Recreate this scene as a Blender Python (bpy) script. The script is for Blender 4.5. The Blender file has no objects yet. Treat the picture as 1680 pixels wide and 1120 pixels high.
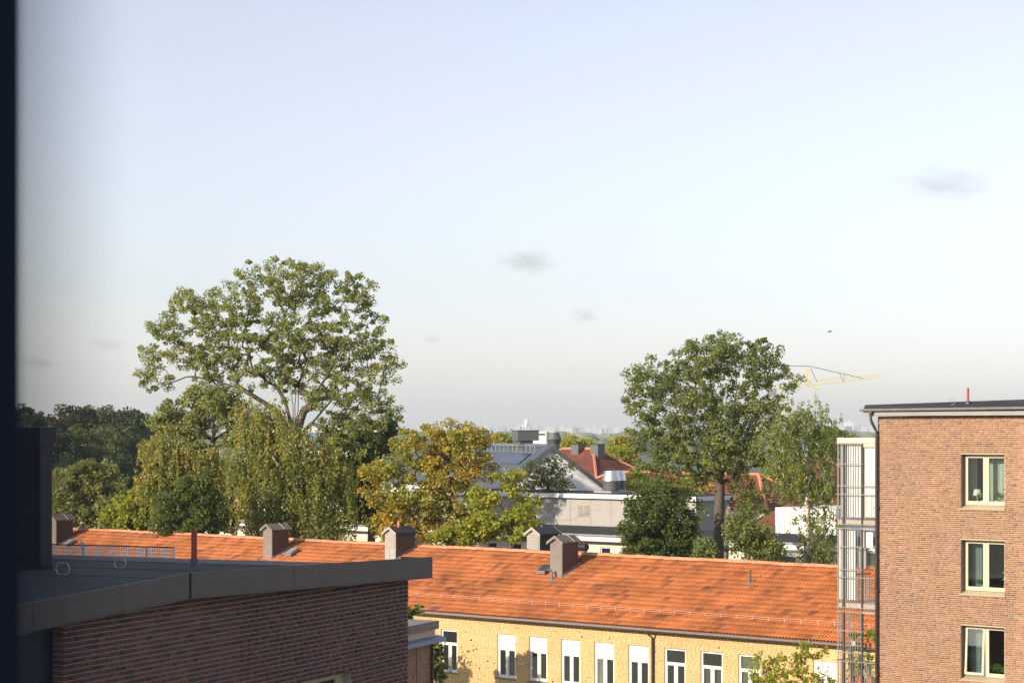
import bpy, math, random
import numpy as np
from mathutils import Vector, Matrix

random.seed(7)
R = math.radians
sc = bpy.context.scene
COL = sc.collection

# ------------------------------------------------------------------ camera
F = 3500.0            # focal length in photograph pixels (1680 wide)
HOR = 706.0           # horizon row in the photograph
CZ = 16.0             # eye height above the ground
cam_d = bpy.data.cameras.new('camera')
cam = bpy.data.objects.new('camera', cam_d)
COL.objects.link(cam)
cam.location = (0, 0, CZ)
cam.rotation_euler = (R(90), 0, 0)
cam_d.sensor_width = 36
cam_d.lens = F / 1680 * 36
cam_d.shift_y = (HOR - 560) / 1680
cam_d.clip_start = 0.02
cam_d.clip_end = 60000
cam_d.dof.use_dof = True
cam_d.dof.focus_distance = 80
cam_d.dof.aperture_fstop = 9.0
sc.camera = cam

# ------------------------------------------------------------------ light
SUN_TO = Vector((-0.769, -0.640, 0)).normalized()      # horizontal direction towards the sun
EL = R(21)
world = bpy.data.worlds.new('World')
sc.world = world
world.use_nodes = True
wn = world.node_tree.nodes
wl = world.node_tree.links
wn.clear()
w_out = wn.new('ShaderNodeOutputWorld')
w_bg = wn.new('ShaderNodeBackground')
w_sky = wn.new('ShaderNodeTexSky')
w_sky.sky_type = 'NISHITA'
w_sky.sun_disc = False
w_sky.sun_elevation = EL
w_sky.sun_rotation = math.atan2(SUN_TO.x, SUN_TO.y)
w_sky.altitude = 30
w_sky.air_density = 1.0
w_sky.dust_density = 0.6
w_sky.ozone_density = 3.0
w_bg.inputs['Strength'].default_value = 0.113
w_hs = wn.new('ShaderNodeHueSaturation')          # white balance of the photograph
w_hs.inputs['Saturation'].default_value = 0.50
w_tint = wn.new('ShaderNodeMix'); w_tint.data_type = 'RGBA'; w_tint.blend_type = 'MULTIPLY'
w_tint.inputs[0].default_value = 1.0
w_tint.inputs[7].default_value = (1.0, 0.948, 0.972, 1)
wl.new(w_sky.outputs[0], w_hs.inputs['Color']); wl.new(w_hs.outputs[0], w_tint.inputs[6]); wl.new(w_tint.outputs[2], w_bg.inputs[0])
wl.new(w_bg.outputs[0], w_out.inputs[0])

sun_d = bpy.data.lights.new('sun', 'SUN')
sun_d.energy = 3.8
sun_d.angle = R(0.5)
sun_d.color = (1.0, 0.86, 0.68)
sun = bpy.data.objects.new('sun', sun_d)
COL.objects.link(sun)
sdir = Vector((-SUN_TO.x * math.cos(EL), -SUN_TO.y * math.cos(EL), -math.sin(EL)))
sun.rotation_euler = sdir.to_track_quat('-Z', 'Y').to_euler()
sun.location = (-60, -40, 60)

sc.view_settings.view_transform = 'Standard'
sc.view_settings.look = 'None'
sc.view_settings.exposure = 0.75
sc.view_settings.gamma = 1.0
sc.view_settings.use_curve_mapping = False
sc.cycles.max_bounces = 6
sc.cycles.diffuse_bounces = 3
sc.cycles.glossy_bounces = 3
sc.cycles.transmission_bounces = 4
sc.cycles.transparent_max_bounces = 12
sc.cycles.volume_bounces = 0
sc.cycles.use_denoising = True
sc.cycles.denoising_prefilter = 'NONE'
sc.cycles.use_adaptive_sampling = False
sc.cycles.sample_clamp_indirect = 6.0

# ------------------------------------------------------------------ frames
class Fr:
    """A horizontal frame at the camera's foot: x and y axes turned by an angle."""
    def __init__(s, deg):
        a = R(deg)
        s.a = a
        s.ex = (math.cos(a), math.sin(a))
        s.ey = (-math.sin(a), math.cos(a))
    def W(s, x, y, z=0.0):
        return Vector((s.ex[0]*x + s.ey[0]*y, s.ex[1]*x + s.ey[1]*y, z))
    def depth(s, x, y):
        return s.ex[1]*x + s.ey[1]*y
    def x_at(s, px, y):
        r = (px - 840) / F
        return y * (r*s.ey[1] - s.ey[0]) / (s.ex[0] - r*s.ex[1])
    def y_at(s, px, x):
        r = (px - 840) / F
        return x * (r*s.ex[1] - s.ex[0]) / (s.ey[0] - r*s.ey[1])
    def z_at(s, py, x, y):
        return CZ - (py - HOR) / F * s.depth(x, y)
    def xy(s, w):
        return (s.ex[0]*w[0] + s.ex[1]*w[1], s.ey[0]*w[0] + s.ey[1]*w[1])
    def px(s, x, y, z):
        w = s.W(x, y)
        return 840 + w.x / w.y * F, HOR + (CZ - z) / w.y * F

FA = Fr(-41.26)       # yellow house, brick block, houses behind
FB = Fr(66.94)        # near dark-brick house: x runs along its wall, y into the house
FG = Fr(-74.0)        # white gable house
F0 = Fr(0)            # plain world axes

def at(px, py, Y):
    return Vector(((px - 840) / F * Y, Y, CZ - (py - HOR) / F * Y))

# ------------------------------------------------------------------ object helpers
ORG = {}              # root name -> (frame, x0, y0)

def tag(o, label=None, cat=None, group=None, kind=None):
    if label: o['label'] = label
    if cat: o['category'] = cat
    if group: o['group'] = group
    if kind: o['kind'] = kind
    return o

def thing(name, fr, x0, y0, label, cat, group=None, z0=0.0):
    o = bpy.data.objects.new(name, None)
    COL.objects.link(o)
    o.empty_display_size = 0.3
    w = fr.W(x0, y0)
    o.location = (w.x, w.y, z0)
    o.rotation_euler = (0, 0, fr.a)
    ORG[o.name] = (x0, y0, z0)
    tag(o, label, cat, group)
    return o

def root_of(o):
    while o.parent is not None:
        o = o.parent
    return o

def link(name, me, mat, parent=None, kind=None):
    o = bpy.data.objects.new(name, me)
    COL.objects.link(o)
    if mat is not None:
        ml = mat if isinstance(mat, (list, tuple)) else [mat]
        if len(me.materials) == 0:
            for m in ml:
                me.materials.append(m)
    if parent is not None:
        o.parent = parent
    if kind: o['kind'] = kind
    return o

class MB:
    """Collects faces in a frame's absolute coordinates; build() makes one mesh object."""
    def __init__(s):
        s.v = []; s.f = []; s.mi = []; s.cur = 0
    def mat(s, i):
        s.cur = i; return s
    def face(s, pts):
        n = len(s.v)
        s.v.extend([tuple(p) for p in pts])
        s.f.append(tuple(range(n, n + len(pts))))
        s.mi.append(s.cur); return s
    def poly(s, verts, faces):
        n = len(s.v)
        s.v.extend([tuple(p) for p in verts])
        for f in faces:
            s.f.append(tuple(n + i for i in f)); s.mi.append(s.cur)
        return s
    def box(s, x0, x1, y0, y1, z0, z1):
        v = [(x0,y0,z0),(x1,y0,z0),(x1,y1,z0),(x0,y1,z0),(x0,y0,z1),(x1,y0,z1),(x1,y1,z1),(x0,y1,z1)]
        return s.poly(v, [(0,3,2,1),(4,5,6,7),(0,1,5,4),(1,2,6,5),(2,3,7,6),(3,0,4,7)])
    def hexa(s, b, t):
        """bottom quad b and top quad t, each counter-clockwise seen from above"""
        return s.poly(list(b) + list(t), [(0,3,2,1),(4,5,6,7),(0,1,5,4),(1,2,6,5),(2,3,7,6),(3,0,4,7)])
    def tube(s, pts, r, n=8, caps=True, r2=None):
        pts = [Vector(p) for p in pts]
        m = len(pts); rings = []
        for i, p in enumerate(pts):
            d = (pts[min(i+1, m-1)] - pts[max(i-1, 0)]).normalized()
            up = Vector((0,0,1)) if abs(d.z) < 0.95 else Vector((1,0,0))
            a = d.cross(up).normalized(); b = d.cross(a).normalized()
            rr = r if r2 is None else r + (r2 - r) * i / (m - 1)
            rings.append([p + (a*math.cos(2*math.pi*k/n) + b*math.sin(2*math.pi*k/n))*rr for k in range(n)])
        verts = [q for ring in rings for q in ring]; faces = []
        for i in range(m-1):
            for k in range(n):
                faces.append((i*n+k, (i+1)*n+k, (i+1)*n+(k+1) % n, i*n+(k+1) % n))
        if caps:
            faces.append(tuple(range(n))); faces.append(tuple((m-1)*n + k for k in reversed(range(n))))
        return s.poly(verts, faces)
    def lathe(s, cx, cy, prof, n=16):
        verts = []; faces = []
        for (r, z) in prof:
            for k in range(n):
                a = 2*math.pi*k/n
                verts.append((cx + r*math.cos(a), cy + r*math.sin(a), z))
        for i in range(len(prof)-1):
            for k in range(n):
                faces.append((i*n+k, i*n+(k+1) % n, (i+1)*n+(k+1) % n, (i+1)*n+k))
        faces.append(tuple(reversed(range(n)))); faces.append(tuple((len(prof)-1)*n + k for k in range(n)))
        return s.poly(verts, faces)
    def mesh(s, name, org=(0,0,0)):
        me = bpy.data.meshes.new(name)
        me.from_pydata([(a-org[0], b-org[1], c-org[2]) for a, b, c in s.v], [], s.f)
        if any(s.mi):
            me.polygons.foreach_set('material_index', s.mi)
        me.update()
        return me
    def build(s, name, mat, parent=None, kind=None, smooth=False):
        org = (0,0,0)
        if parent is not None:
            org = ORG[root_of(parent).name]
        me = s.mesh(name, org)
        if smooth:
            me.polygons.foreach_set('use_smooth', [True]*len(me.polygons))
        return link(name, me, mat, parent, kind)

def quads_mesh(name, verts, nper=4):
    """verts: (N, nper, 3) numpy array -> N separate polygons"""
    verts = np.asarray(verts, dtype=np.float32)
    N = verts.shape[0]
    me = bpy.data.meshes.new(name)
    me.vertices.add(N*nper)
    me.vertices.foreach_set('co', verts.reshape(-1))
    me.loops.add(N*nper)
    me.loops.foreach_set('vertex_index', np.arange(N*nper, dtype=np.int32))
    me.polygons.add(N)
    me.polygons.foreach_set('loop_start', np.arange(0, N*nper, nper, dtype=np.int32))
    me.polygons.foreach_set('loop_total', np.full(N, nper, dtype=np.int32))
    me.update(calc_edges=True)
    return me

def raw_mesh(name, verts, faces):
    """verts (V,3), faces (N,4) numpy"""
    verts = np.asarray(verts, dtype=np.float32); faces = np.asarray(faces, dtype=np.int32)
    me = bpy.data.meshes.new(name)
    me.vertices.add(len(verts)); me.vertices.foreach_set('co', verts.reshape(-1))
    k = faces.shape[1]
    me.loops.add(faces.size); me.loops.foreach_set('vertex_index', faces.reshape(-1))
    me.polygons.add(len(faces))
    me.polygons.foreach_set('loop_start', np.arange(0, faces.size, k, dtype=np.int32))
    me.polygons.foreach_set('loop_total', np.full(len(faces), k, dtype=np.int32))
    me.update(calc_edges=True)
    return me

BOXF = np.array([(4,5,6,7),(0,1,5,4),(1,2,6,5),(3,0,4,7),(0,3,2,1)])
def boxes_mesh(name, B):
    """B: (N,6) x0 x1 y0 y1 z0 z1 -> boxes without their back (y1) face"""
    B = np.asarray(B, dtype=np.float64)
    x0,x1,y0,y1,z0,z1 = B.T
    v = np.stack([np.stack([x0,y0,z0],-1),np.stack([x1,y0,z0],-1),np.stack([x1,y1,z0],-1),np.stack([x0,y1,z0],-1),
                  np.stack([x0,y0,z1],-1),np.stack([x1,y0,z1],-1),np.stack([x1,y1,z1],-1),np.stack([x0,y1,z1],-1)],1)
    N = len(B)
    f = (BOXF[None] + 8*np.arange(N)[:,None,None]).reshape(-1,4)
    return raw_mesh(name, v.reshape(-1,3), f)

# ------------------------------------------------------------------ materials
def nodes(name):
    m = bpy.data.materials.new(name)
    m.use_nodes = True
    nt = m.node_tree
    b = nt.nodes['Principled BSDF']
    return m, nt, b

def N(nt, t, **k):
    n = nt.nodes.new(t)
    for a, v in k.items():
        if a.startswith('i_'):
            n.inputs[a[2:]].default_value = v
        else:
            setattr(n, a, v)
    return n

def c4(c): return (c[0], c[1], c[2], 1.0)

def mul(nt, col_socket, val_socket, lo, hi):
    """multiply a colour by a value remapped to lo..hi"""
    mr = N(nt, 'ShaderNodeMapRange'); mr.inputs['From Min'].default_value = 0.25; mr.inputs['From Max'].default_value = 0.75
    mr.inputs['To Min'].default_value = lo; mr.inputs['To Max'].default_value = hi
    nt.links.new(val_socket, mr.inputs['Value'])
    vm = N(nt, 'ShaderNodeVectorMath', operation='SCALE')
    nt.links.new(col_socket, vm.inputs[0]); nt.links.new(mr.outputs[0], vm.inputs['Scale'])
    return vm.outputs[0]

def plain(name, col, rough=0.7, var=0.15, scale=3.0, bump=0.0, bscale=40.0, metallic=0.0, spec=0.4, streak=False):
    m, nt, b = nodes(name)
    tc = N(nt, 'ShaderNodeTexCoord')
    rgb = N(nt, 'ShaderNodeRGB'); rgb.outputs[0].default_value = c4(col)
    no = N(nt, 'ShaderNodeTexNoise', i_Scale=scale, i_Detail=6.0, i_Roughness=0.6)
    if streak:
        mp = N(nt, 'ShaderNodeMapping'); mp.inputs['Scale'].default_value = (1, 1, 0.12)
        nt.links.new(tc.outputs['Object'], mp.inputs[0]); nt.links.new(mp.outputs[0], no.inputs['Vector'])
    else:
        nt.links.new(tc.outputs['Object'], no.inputs['Vector'])
    nt.links.new(mul(nt, rgb.outputs[0], no.outputs['Fac'], 1-var, 1+var), b.inputs['Base Color'])
    b.inputs['Roughness'].default_value = rough
    b.inputs['Metallic'].default_value = metallic
    b.inputs['Specular IOR Level'].default_value = spec
    if bump:
        n2 = N(nt, 'ShaderNodeTexNoise', i_Scale=bscale, i_Detail=4.0)
        nt.links.new(tc.outputs['Object'], n2.inputs['Vector'])
        bp = N(nt, 'ShaderNodeBump', i_Strength=bump, i_Distance=0.02)
        nt.links.new(n2.outputs['Fac'], bp.inputs['Height']); nt.links.new(bp.outputs[0], b.inputs['Normal'])
    return m

def pieces(name, ramp, rough=0.85, var=0.25, scale=8.0, wscale=0.35, wvar=0.2, bump=0.35, bscale=60, spec=0.25):
    """bricks, tiles: every piece (object or mesh island) takes its own colour from a ramp"""
    m, nt, b = nodes(name)
    oi = N(nt, 'ShaderNodeObjectInfo'); ge = N(nt, 'ShaderNodeNewGeometry')
    ad = N(nt, 'ShaderNodeMath', operation='ADD'); fr = N(nt, 'ShaderNodeMath', operation='FRACT')
    nt.links.new(oi.outputs['Random'], ad.inputs[0]); nt.links.new(ge.outputs['Random Per Island'], ad.inputs[1])
    nt.links.new(ad.outputs[0], fr.inputs[0])
    cr = N(nt, 'ShaderNodeValToRGB')
    el = cr.color_ramp.elements
    while len(el) < len(ramp): el.new(0.5)
    for e, (p, c) in zip(el, ramp):
        e.position = p; e.color = c4(c)
    nt.links.new(fr.outputs[0], cr.inputs[0])
    n1 = N(nt, 'ShaderNodeTexNoise', i_Scale=scale, i_Detail=5.0, i_Roughness=0.65)
    n2 = N(nt, 'ShaderNodeTexNoise', i_Scale=wscale, i_Detail=4.0, i_Roughness=0.6)
    nt.links.new(ge.outputs['Position'], n1.inputs['Vector']); nt.links.new(ge.outputs['Position'], n2.inputs['Vector'])
    c = mul(nt, cr.outputs[0], n1.outputs['Fac'], 1-var, 1+var)
    c = mul(nt, c, n2.outputs['Fac'], 1-wvar, 1+wvar)
    nt.links.new(c, b.inputs['Base Color'])
    b.inputs['Roughness'].default_value = rough
    b.inputs['Specular IOR Level'].default_value = spec
    n3 = N(nt, 'ShaderNodeTexNoise', i_Scale=bscale, i_Detail=3.0)
    nt.links.new(ge.outputs['Position'], n3.inputs['Vector'])
    bp = N(nt, 'ShaderNodeBump', i_Strength=bump, i_Distance=0.01)
    nt.links.new(n3.outputs['Fac'], bp.inputs['Height']); nt.links.new(bp.outputs[0], b.inputs['Normal'])
    return m

def leaf(name, ramp, transl=0.42, nscale=0.5, nvar=0.35):
    m = bpy.data.materials.new(name); m.use_nodes = True
    nt = m.node_tree; nt.nodes.clear()
    out = N(nt, 'ShaderNodeOutputMaterial')
    ge = N(nt, 'ShaderNodeNewGeometry')
    no = N(nt, 'ShaderNodeTexNoise', i_Scale=nscale, i_Detail=4.0, i_Roughness=0.65)
    nt.links.new(ge.outputs['Position'], no.inputs['Vector'])
    mr = N(nt, 'ShaderNodeMapRange'); mr.inputs['From Min'].default_value = 0.28; mr.inputs['From Max'].default_value = 0.72
    nt.links.new(no.outputs['Fac'], mr.inputs['Value'])
    mx = N(nt, 'ShaderNodeMath', operation='MULTIPLY_ADD'); mx.inputs[1].default_value = 0.45
    sc_ = N(nt, 'ShaderNodeMath', operation='MULTIPLY'); sc_.inputs[1].default_value = 0.55
    nt.links.new(mr.outputs[0], sc_.inputs[0])
    nt.links.new(ge.outputs['Random Per Island'], mx.inputs[0]); nt.links.new(sc_.outputs[0], mx.inputs[2])
    cr = N(nt, 'ShaderNodeValToRGB')
    el = cr.color_ramp.elements
    while len(el) < len(ramp): el.new(0.5)
    for e, (p, c) in zip(el, ramp):
        e.position = p; e.color = c4([q*2.0 for q in c])
    nt.links.new(mx.outputs[0], cr.inputs[0])
    d = N(nt, 'ShaderNodeBsdfPrincipled', i_Roughness=0.52)
    d.inputs['Specular IOR Level'].default_value = 0.28
    t = N(nt, 'ShaderNodeBsdfTranslucent')
    hs = N(nt, 'ShaderNodeHueSaturation', i_Hue=0.485, i_Saturation=1.1, i_Value=1.5)
    nt.links.new(cr.outputs[0], hs.inputs['Color'])
    nt.links.new(cr.outputs[0], d.inputs['Base Color']); nt.links.new(hs.outputs[0], t.inputs['Color'])
    ms = N(nt, 'ShaderNodeMixShader', i_Fac=transl)
    nt.links.new(d.outputs[0], ms.inputs[1]); nt.links.new(t.outputs[0], ms.inputs[2])
    nt.links.new(ms.outputs[0], out.inputs[0])
    return m

def glass(name, tint=(0.9, 0.95, 0.93), refl=0.06, rough=0.015):
    m = bpy.data.materials.new(name); m.use_nodes = True
    nt = m.node_tree; nt.nodes.clear()
    out = N(nt, 'ShaderNodeOutputMaterial')
    tr = N(nt, 'ShaderNodeBsdfTransparent'); tr.inputs[0].default_value = c4(tint)
    gl = N(nt, 'ShaderNodeBsdfGlossy', i_Roughness=rough)
    fz = N(nt, 'ShaderNodeFresnel', i_IOR=1.5)
    ad = N(nt, 'ShaderNodeMath', operation='ADD', use_clamp=True); ad.inputs[1].default_value = refl
    nt.links.new(fz.outputs[0], ad.inputs[0])
    ms = N(nt, 'ShaderNodeMixShader')
    nt.links.new(ad.outputs[0], ms.inputs[0]); nt.links.new(tr.outputs[0], ms.inputs[1]); nt.links.new(gl.outputs[0], ms.inputs[2])
    nt.links.new(ms.outputs[0], out.inputs[0])
    return m

M = {}
# masonry
M['brick_red'] = pieces('orange red brick', [(0,(0.2016,0.1075,0.0675)),(0.12,(0.2856,0.1419,0.081)),(0.35,(0.3528,0.1763,0.0945)),(0.6,(0.3024,0.1548,0.09)),(0.8,(0.3948,0.215,0.117)),(0.93,(0.3108,0.1978,0.135)),(1.0,(0.1512,0.086,0.063))])
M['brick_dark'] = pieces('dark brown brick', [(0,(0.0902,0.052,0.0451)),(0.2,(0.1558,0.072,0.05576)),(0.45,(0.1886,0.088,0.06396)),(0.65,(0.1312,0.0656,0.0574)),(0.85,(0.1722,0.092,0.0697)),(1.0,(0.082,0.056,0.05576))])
M['brick_yellow'] = pieces('yellow brick', [(0,(0.64,0.44,0.20)),(0.2,(0.70,0.49,0.23)),(0.5,(0.67,0.47,0.22)),(0.75,(0.72,0.53,0.27)),(0.93,(0.64,0.43,0.19)),(0.988,(0.64,0.44,0.20)),(1.0,(0.48,0.31,0.14))], var=0.07, wvar=0.10)
M['brick_pale'] = pieces('pale pinkish brick', [(0,(0.26,0.15,0.12)),(0.3,(0.40,0.25,0.19)),(0.6,(0.34,0.22,0.19)),(0.85,(0.46,0.30,0.22)),(1.0,(0.18,0.13,0.13))])
M['mortar_warm'] = plain('warm beige mortar', (0.52,0.41,0.31), 0.95, 0.12, 6, 0.3, 120)
M['mortar_grey'] = plain('grey pink mortar', (0.40,0.355,0.35), 0.95, 0.12, 6, 0.3, 120)
M['mortar_yellow'] = plain('pale yellow mortar', (0.58,0.45,0.26), 0.95, 0.1, 6, 0.3, 120)
M['tile'] = pieces('orange clay roof tile', [(0,(0.246,0.085,0.04)),(0.1,(0.3608,0.1275,0.045)),(0.4,(0.4264,0.153,0.052)),(0.7,(0.3854,0.1403,0.05)),(0.92,(0.4592,0.1785,0.065)),(1.0,(0.1804,0.07225,0.045))], rough=0.62, var=0.2, scale=14, wscale=0.55, wvar=0.38, bump=0.3, spec=0.3)
M['ridge_tile'] = pieces('pale orange ridge tile', [(0,(0.58,0.24,0.13)),(0.5,(0.66,0.29,0.16)),(1,(0.52,0.21,0.12))], rough=0.7, var=0.2)
M['tile_red'] = pieces('brown red roof tile', [(0,(0.15,0.06,0.042)),(0.5,(0.22,0.08,0.05)),(1,(0.18,0.068,0.048))], rough=0.8)
M['felt'] = plain('dark roofing felt', (0.045,0.05,0.058), 0.8, 0.3, 1.2, 0.4, 200, spec=0.3)
M['felt_dark'] = plain('black roofing felt', (0.030,0.031,0.034), 0.85, 0.3, 0.8, 0.3, 120)
M['fascia_dark'] = plain('brown grey fascia metal', (0.10,0.082,0.075), 0.55, 0.10, 3, 0.12, 400, metallic=0.0, spec=0.45)
M['fascia_grey'] = plain('grey painted fascia', (0.30,0.29,0.27), 0.5, 0.1, 2)
M['gutter'] = plain('zinc gutter', (0.27,0.265,0.26), 0.5, 0.25, 5)
M['gutter_light'] = plain('light zinc', (0.36,0.355,0.345), 0.4, 0.2, 5, metallic=0.4)
M['pipe_dark'] = plain('dark grey downpipe', (0.085,0.082,0.08), 0.45, 0.15, 4, metallic=0.2)
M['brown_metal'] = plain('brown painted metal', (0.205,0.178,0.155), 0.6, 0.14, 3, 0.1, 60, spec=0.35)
M['brown_dark'] = plain('dark brown and shaded side', (0.075,0.055,0.053), 0.6, 0.15, 3, spec=0.35)
M['grey_metal'] = plain('grey beige louvre metal', (0.36,0.325,0.29), 0.6, 0.12, 4)
M['cap_old'] = plain('weathered cap sheet', (0.19,0.155,0.125), 0.75, 0.45, 8, 0.4, 60)
M['cap_black'] = plain('black cap sheet', (0.028,0.027,0.028), 0.4, 0.3, 6, spec=0.5)
M['zinc_flash'] = plain('lead flashing', (0.16,0.165,0.17), 0.6, 0.4, 20)
M['cream_frame'] = plain('cream window paint', (0.60,0.52,0.38), 0.45, 0.06, 4)
M['sill_metal'] = plain('khaki sill metal', (0.44,0.36,0.24), 0.45, 0.08, 4)
M['jamb_brown'] = plain('brown jamb lining', (0.13,0.105,0.085), 0.6, 0.1, 4)
M['white_frame'] = plain('white window paint', (0.78,0.75,0.72), 0.45, 0.05, 4)
M['white_blind'] = plain('white blind fabric', (0.80,0.79,0.77), 0.8, 0.04, 4)
M['white_render'] = plain('white render', (0.80,0.80,0.80), 0.9, 0.04, 1.5)
M['beige_panel'] = plain('beige facade panel', (0.37,0.352,0.33), 0.8, 0.06, 1.5)
M['cream_wall'] = plain('cream render', (0.66,0.61,0.49), 0.9, 0.06, 1.5)
M['white_fascia'] = plain('white fascia', (0.78,0.77,0.75), 0.5, 0.05, 2)
M['seam_metal'] = plain('blue grey standing seam', (0.13,0.155,0.195), 0.5, 0.10, 2, metallic=0.1)
M['vent_grey'] = plain('grey green vent sheet', (0.125,0.135,0.13), 0.5, 0.12, 4, metallic=0.2)
M['steel'] = plain('galvanised steel', (0.62,0.63,0.63), 0.32, 0.2, 8, metallic=0.85)
M['steel_dull'] = plain('dull galvanised steel', (0.42,0.43,0.43), 0.5, 0.2, 8, metallic=0.5)
M['solar'] = plain('solar cell', (0.012,0.018,0.045), 0.18, 0.2, 3, spec=0.6)
M['blue_metal'] = plain('blue metal flashing', (0.16,0.27,0.44), 0.45, 0.08, 3)
M['concrete'] = plain('weathered concrete', (0.24,0.23,0.225), 0.9, 0.3, 5, 0.3, 60)
M['dark_clad'] = plain('blue black metal cladding', (0.016,0.017,0.021), 0.5, 0.15, 3)
M['jamb_navy'] = plain('navy grey window jamb', (0.020,0.040,0.085), 0.9, 0.05, 3, spec=0.02)  # navy frame, its blue raised to hold the sky's reflection
M['red_pipe'] = plain('red plastic pipe', (0.42,0.07,0.05), 0.5, 0.1, 6)
M['rubber'] = plain('grey rubber collar', (0.10,0.105,0.11), 0.6, 0.15, 8)
M['wire'] = plain('bright steel wire', (0.45,0.46,0.48), 0.35, 0.05, 5, metallic=0.5)
M['grate'] = plain('lit galvanised grate', (0.72,0.72,0.70), 0.5, 0.08, 6)  # paler than the shaded roof gives: light on the grating painted in
M['bar'] = plain('brown grey steel bar', (0.27,0.245,0.22), 0.5, 0.1, 6, metallic=0.1)
M['post_dark'] = plain('dark steel post', (0.075,0.068,0.062), 0.5, 0.1, 6)
M['slab'] = plain('pale beige slab edge', (0.66,0.55,0.44), 0.85, 0.08, 3)
M['screen'] = plain('white ribbed blind', (0.66,0.68,0.65), 0.7, 0.05, 3)
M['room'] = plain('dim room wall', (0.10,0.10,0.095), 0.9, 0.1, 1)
M['room_grey'] = plain('grey room wall', (0.52,0.49,0.43), 0.9, 0.1, 1)
M['curtain'] = plain('pale green curtain', (0.50,0.54,0.48), 0.9, 0.1, 2)
M['curtain_blue'] = plain('blue grey curtain', (0.22,0.27,0.29), 0.9, 0.1, 2)
M['lamp'] = plain('white lamp shade', (0.78,0.78,0.74), 0.8, 0.03, 3)
M['terracotta'] = plain('terracotta pot', (0.48,0.17,0.08), 0.8, 0.12, 10)
M['pot_white'] = plain('white pot', (0.7,0.7,0.68), 0.4, 0.05, 5)
M['crane'] = plain('yellow crane paint', (0.62,0.58,0.24), 0.5, 0.1, 0.5)
M['cable'] = plain('dark cable', (0.06,0.06,0.065), 0.6, 0.05, 1)
M['pale_block'] = plain('pale far facade', (0.62,0.62,0.60), 0.8, 0.1, 0.05)
M['grey_block'] = plain('grey far facade', (0.32,0.33,0.35), 0.8, 0.1, 0.05)
M['bird'] = plain('dark feather', (0.04,0.04,0.045), 0.8, 0.1, 20)
M['glass'] = glass('window glass')
M['glass_green'] = glass('greenish window glass', (0.84,0.87,0.83), 0.22)
M['glass_mirror'] = glass('strongly reflecting glass', (0.75,0.82,0.82), 0.10)
M['glass_blue'] = glass('blue skylight glass', (0.15,0.25,0.40), 0.30, 0.08)
M['bark'] = plain('grey brown bark', (0.115,0.09,0.07), 0.9, 0.35, 6, 0.8, 25)
M['bark_pale'] = plain('pale grey bark', (0.24,0.20,0.16), 0.9, 0.3, 6, 0.6, 25)

def birch_bark():
    m, nt, b = nodes('white birch bark')
    tc = N(nt, 'ShaderNodeTexCoord')
    mp = N(nt, 'ShaderNodeMapping'); mp.inputs['Scale'].default_value = (1.2, 1.2, 5)
    no = N(nt, 'ShaderNodeTexNoise', i_Scale=1.6, i_Detail=5.0, i_Roughness=0.7)
    nt.links.new(tc.outputs['Object'], mp.inputs[0]); nt.links.new(mp.outputs[0], no.inputs['Vector'])
    cr = N(nt, 'ShaderNodeValToRGB')
    cr.color_ramp.elements[0].position = 0.40; cr.color_ramp.elements[0].color = (0.05,0.045,0.04,1)
    cr.color_ramp.elements[1].position = 0.48; cr.color_ramp.elements[1].color = (0.66,0.61,0.54,1)
    nt.links.new(no.outputs['Fac'], cr.inputs[0]); nt.links.new(cr.outputs[0], b.inputs['Base Color'])
    b.inputs['Roughness'].default_value = 0.8
    return m
M['birch'] = birch_bark()

G = lambda *a: [(p, c) for p, c in a]
M['leaf_poplar'] = leaf('poplar leaf', G((0,(0.07,0.085,0.026)),(0.4,(0.12,0.14,0.042)),(0.75,(0.18,0.19,0.06)),(1,(0.25,0.23,0.08))))
M['leaf_poplar_b'] = leaf('poplar leaf deeper green', G((0,(0.055,0.075,0.023)),(0.45,(0.10,0.125,0.038)),(0.8,(0.15,0.165,0.052)),(1,(0.22,0.205,0.07))))
M['leaf_dark'] = leaf('dark green leaf', G((0,(0.028,0.045,0.014)),(0.5,(0.055,0.08,0.022)),(1,(0.12,0.125,0.035))))
M['leaf_birch'] = leaf('weeping birch leaf', G((0,(0.06,0.08,0.02)),(0.45,(0.115,0.13,0.032)),(0.72,(0.18,0.165,0.04)),(0.9,(0.34,0.18,0.03)),(1,(0.44,0.20,0.03))), 0.35, 0.35)
M['leaf_birch_g'] = leaf('birch leaf', G((0,(0.05,0.075,0.02)),(0.5,(0.10,0.125,0.032)),(0.9,(0.16,0.16,0.04)),(1,(0.30,0.20,0.04))))
M['leaf_autumn'] = leaf('autumn maple leaf', G((0,(0.07,0.10,0.02)),(0.35,(0.14,0.155,0.03)),(0.6,(0.22,0.18,0.035)),(0.85,(0.29,0.17,0.03)),(1,(0.36,0.20,0.035))), 0.35, 0.3)
M['leaf_lime'] = leaf('yellow green leaf', G((0,(0.08,0.10,0.018)),(0.5,(0.16,0.18,0.03)),(0.85,(0.26,0.23,0.04)),(1,(0.38,0.27,0.05))))
M['leaf_brown'] = leaf('brown green wood leaf', G((0,(0.014,0.018,0.008)),(0.4,(0.026,0.031,0.011)),(0.75,(0.052,0.042,0.015)),(1,(0.085,0.055,0.019))), 0.25, 0.12)
M['leaf_greygreen'] = leaf('grey green leaf', G((0,(0.06,0.075,0.028)),(0.5,(0.125,0.14,0.045)),(1,(0.22,0.21,0.07))))
M['leaf_far'] = leaf('far wood leaf', G((0,(0.04,0.06,0.02)),(0.5,(0.07,0.09,0.03)),(1,(0.11,0.11,0.04))), 0.2, 0.004)
M['leaf_wood'] = leaf('dark wood leaf', G((0,(0.010,0.020,0.008)),(0.5,(0.022,0.036,0.012)),(1,(0.05,0.058,0.018))), 0.25, 0.12)
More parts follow.
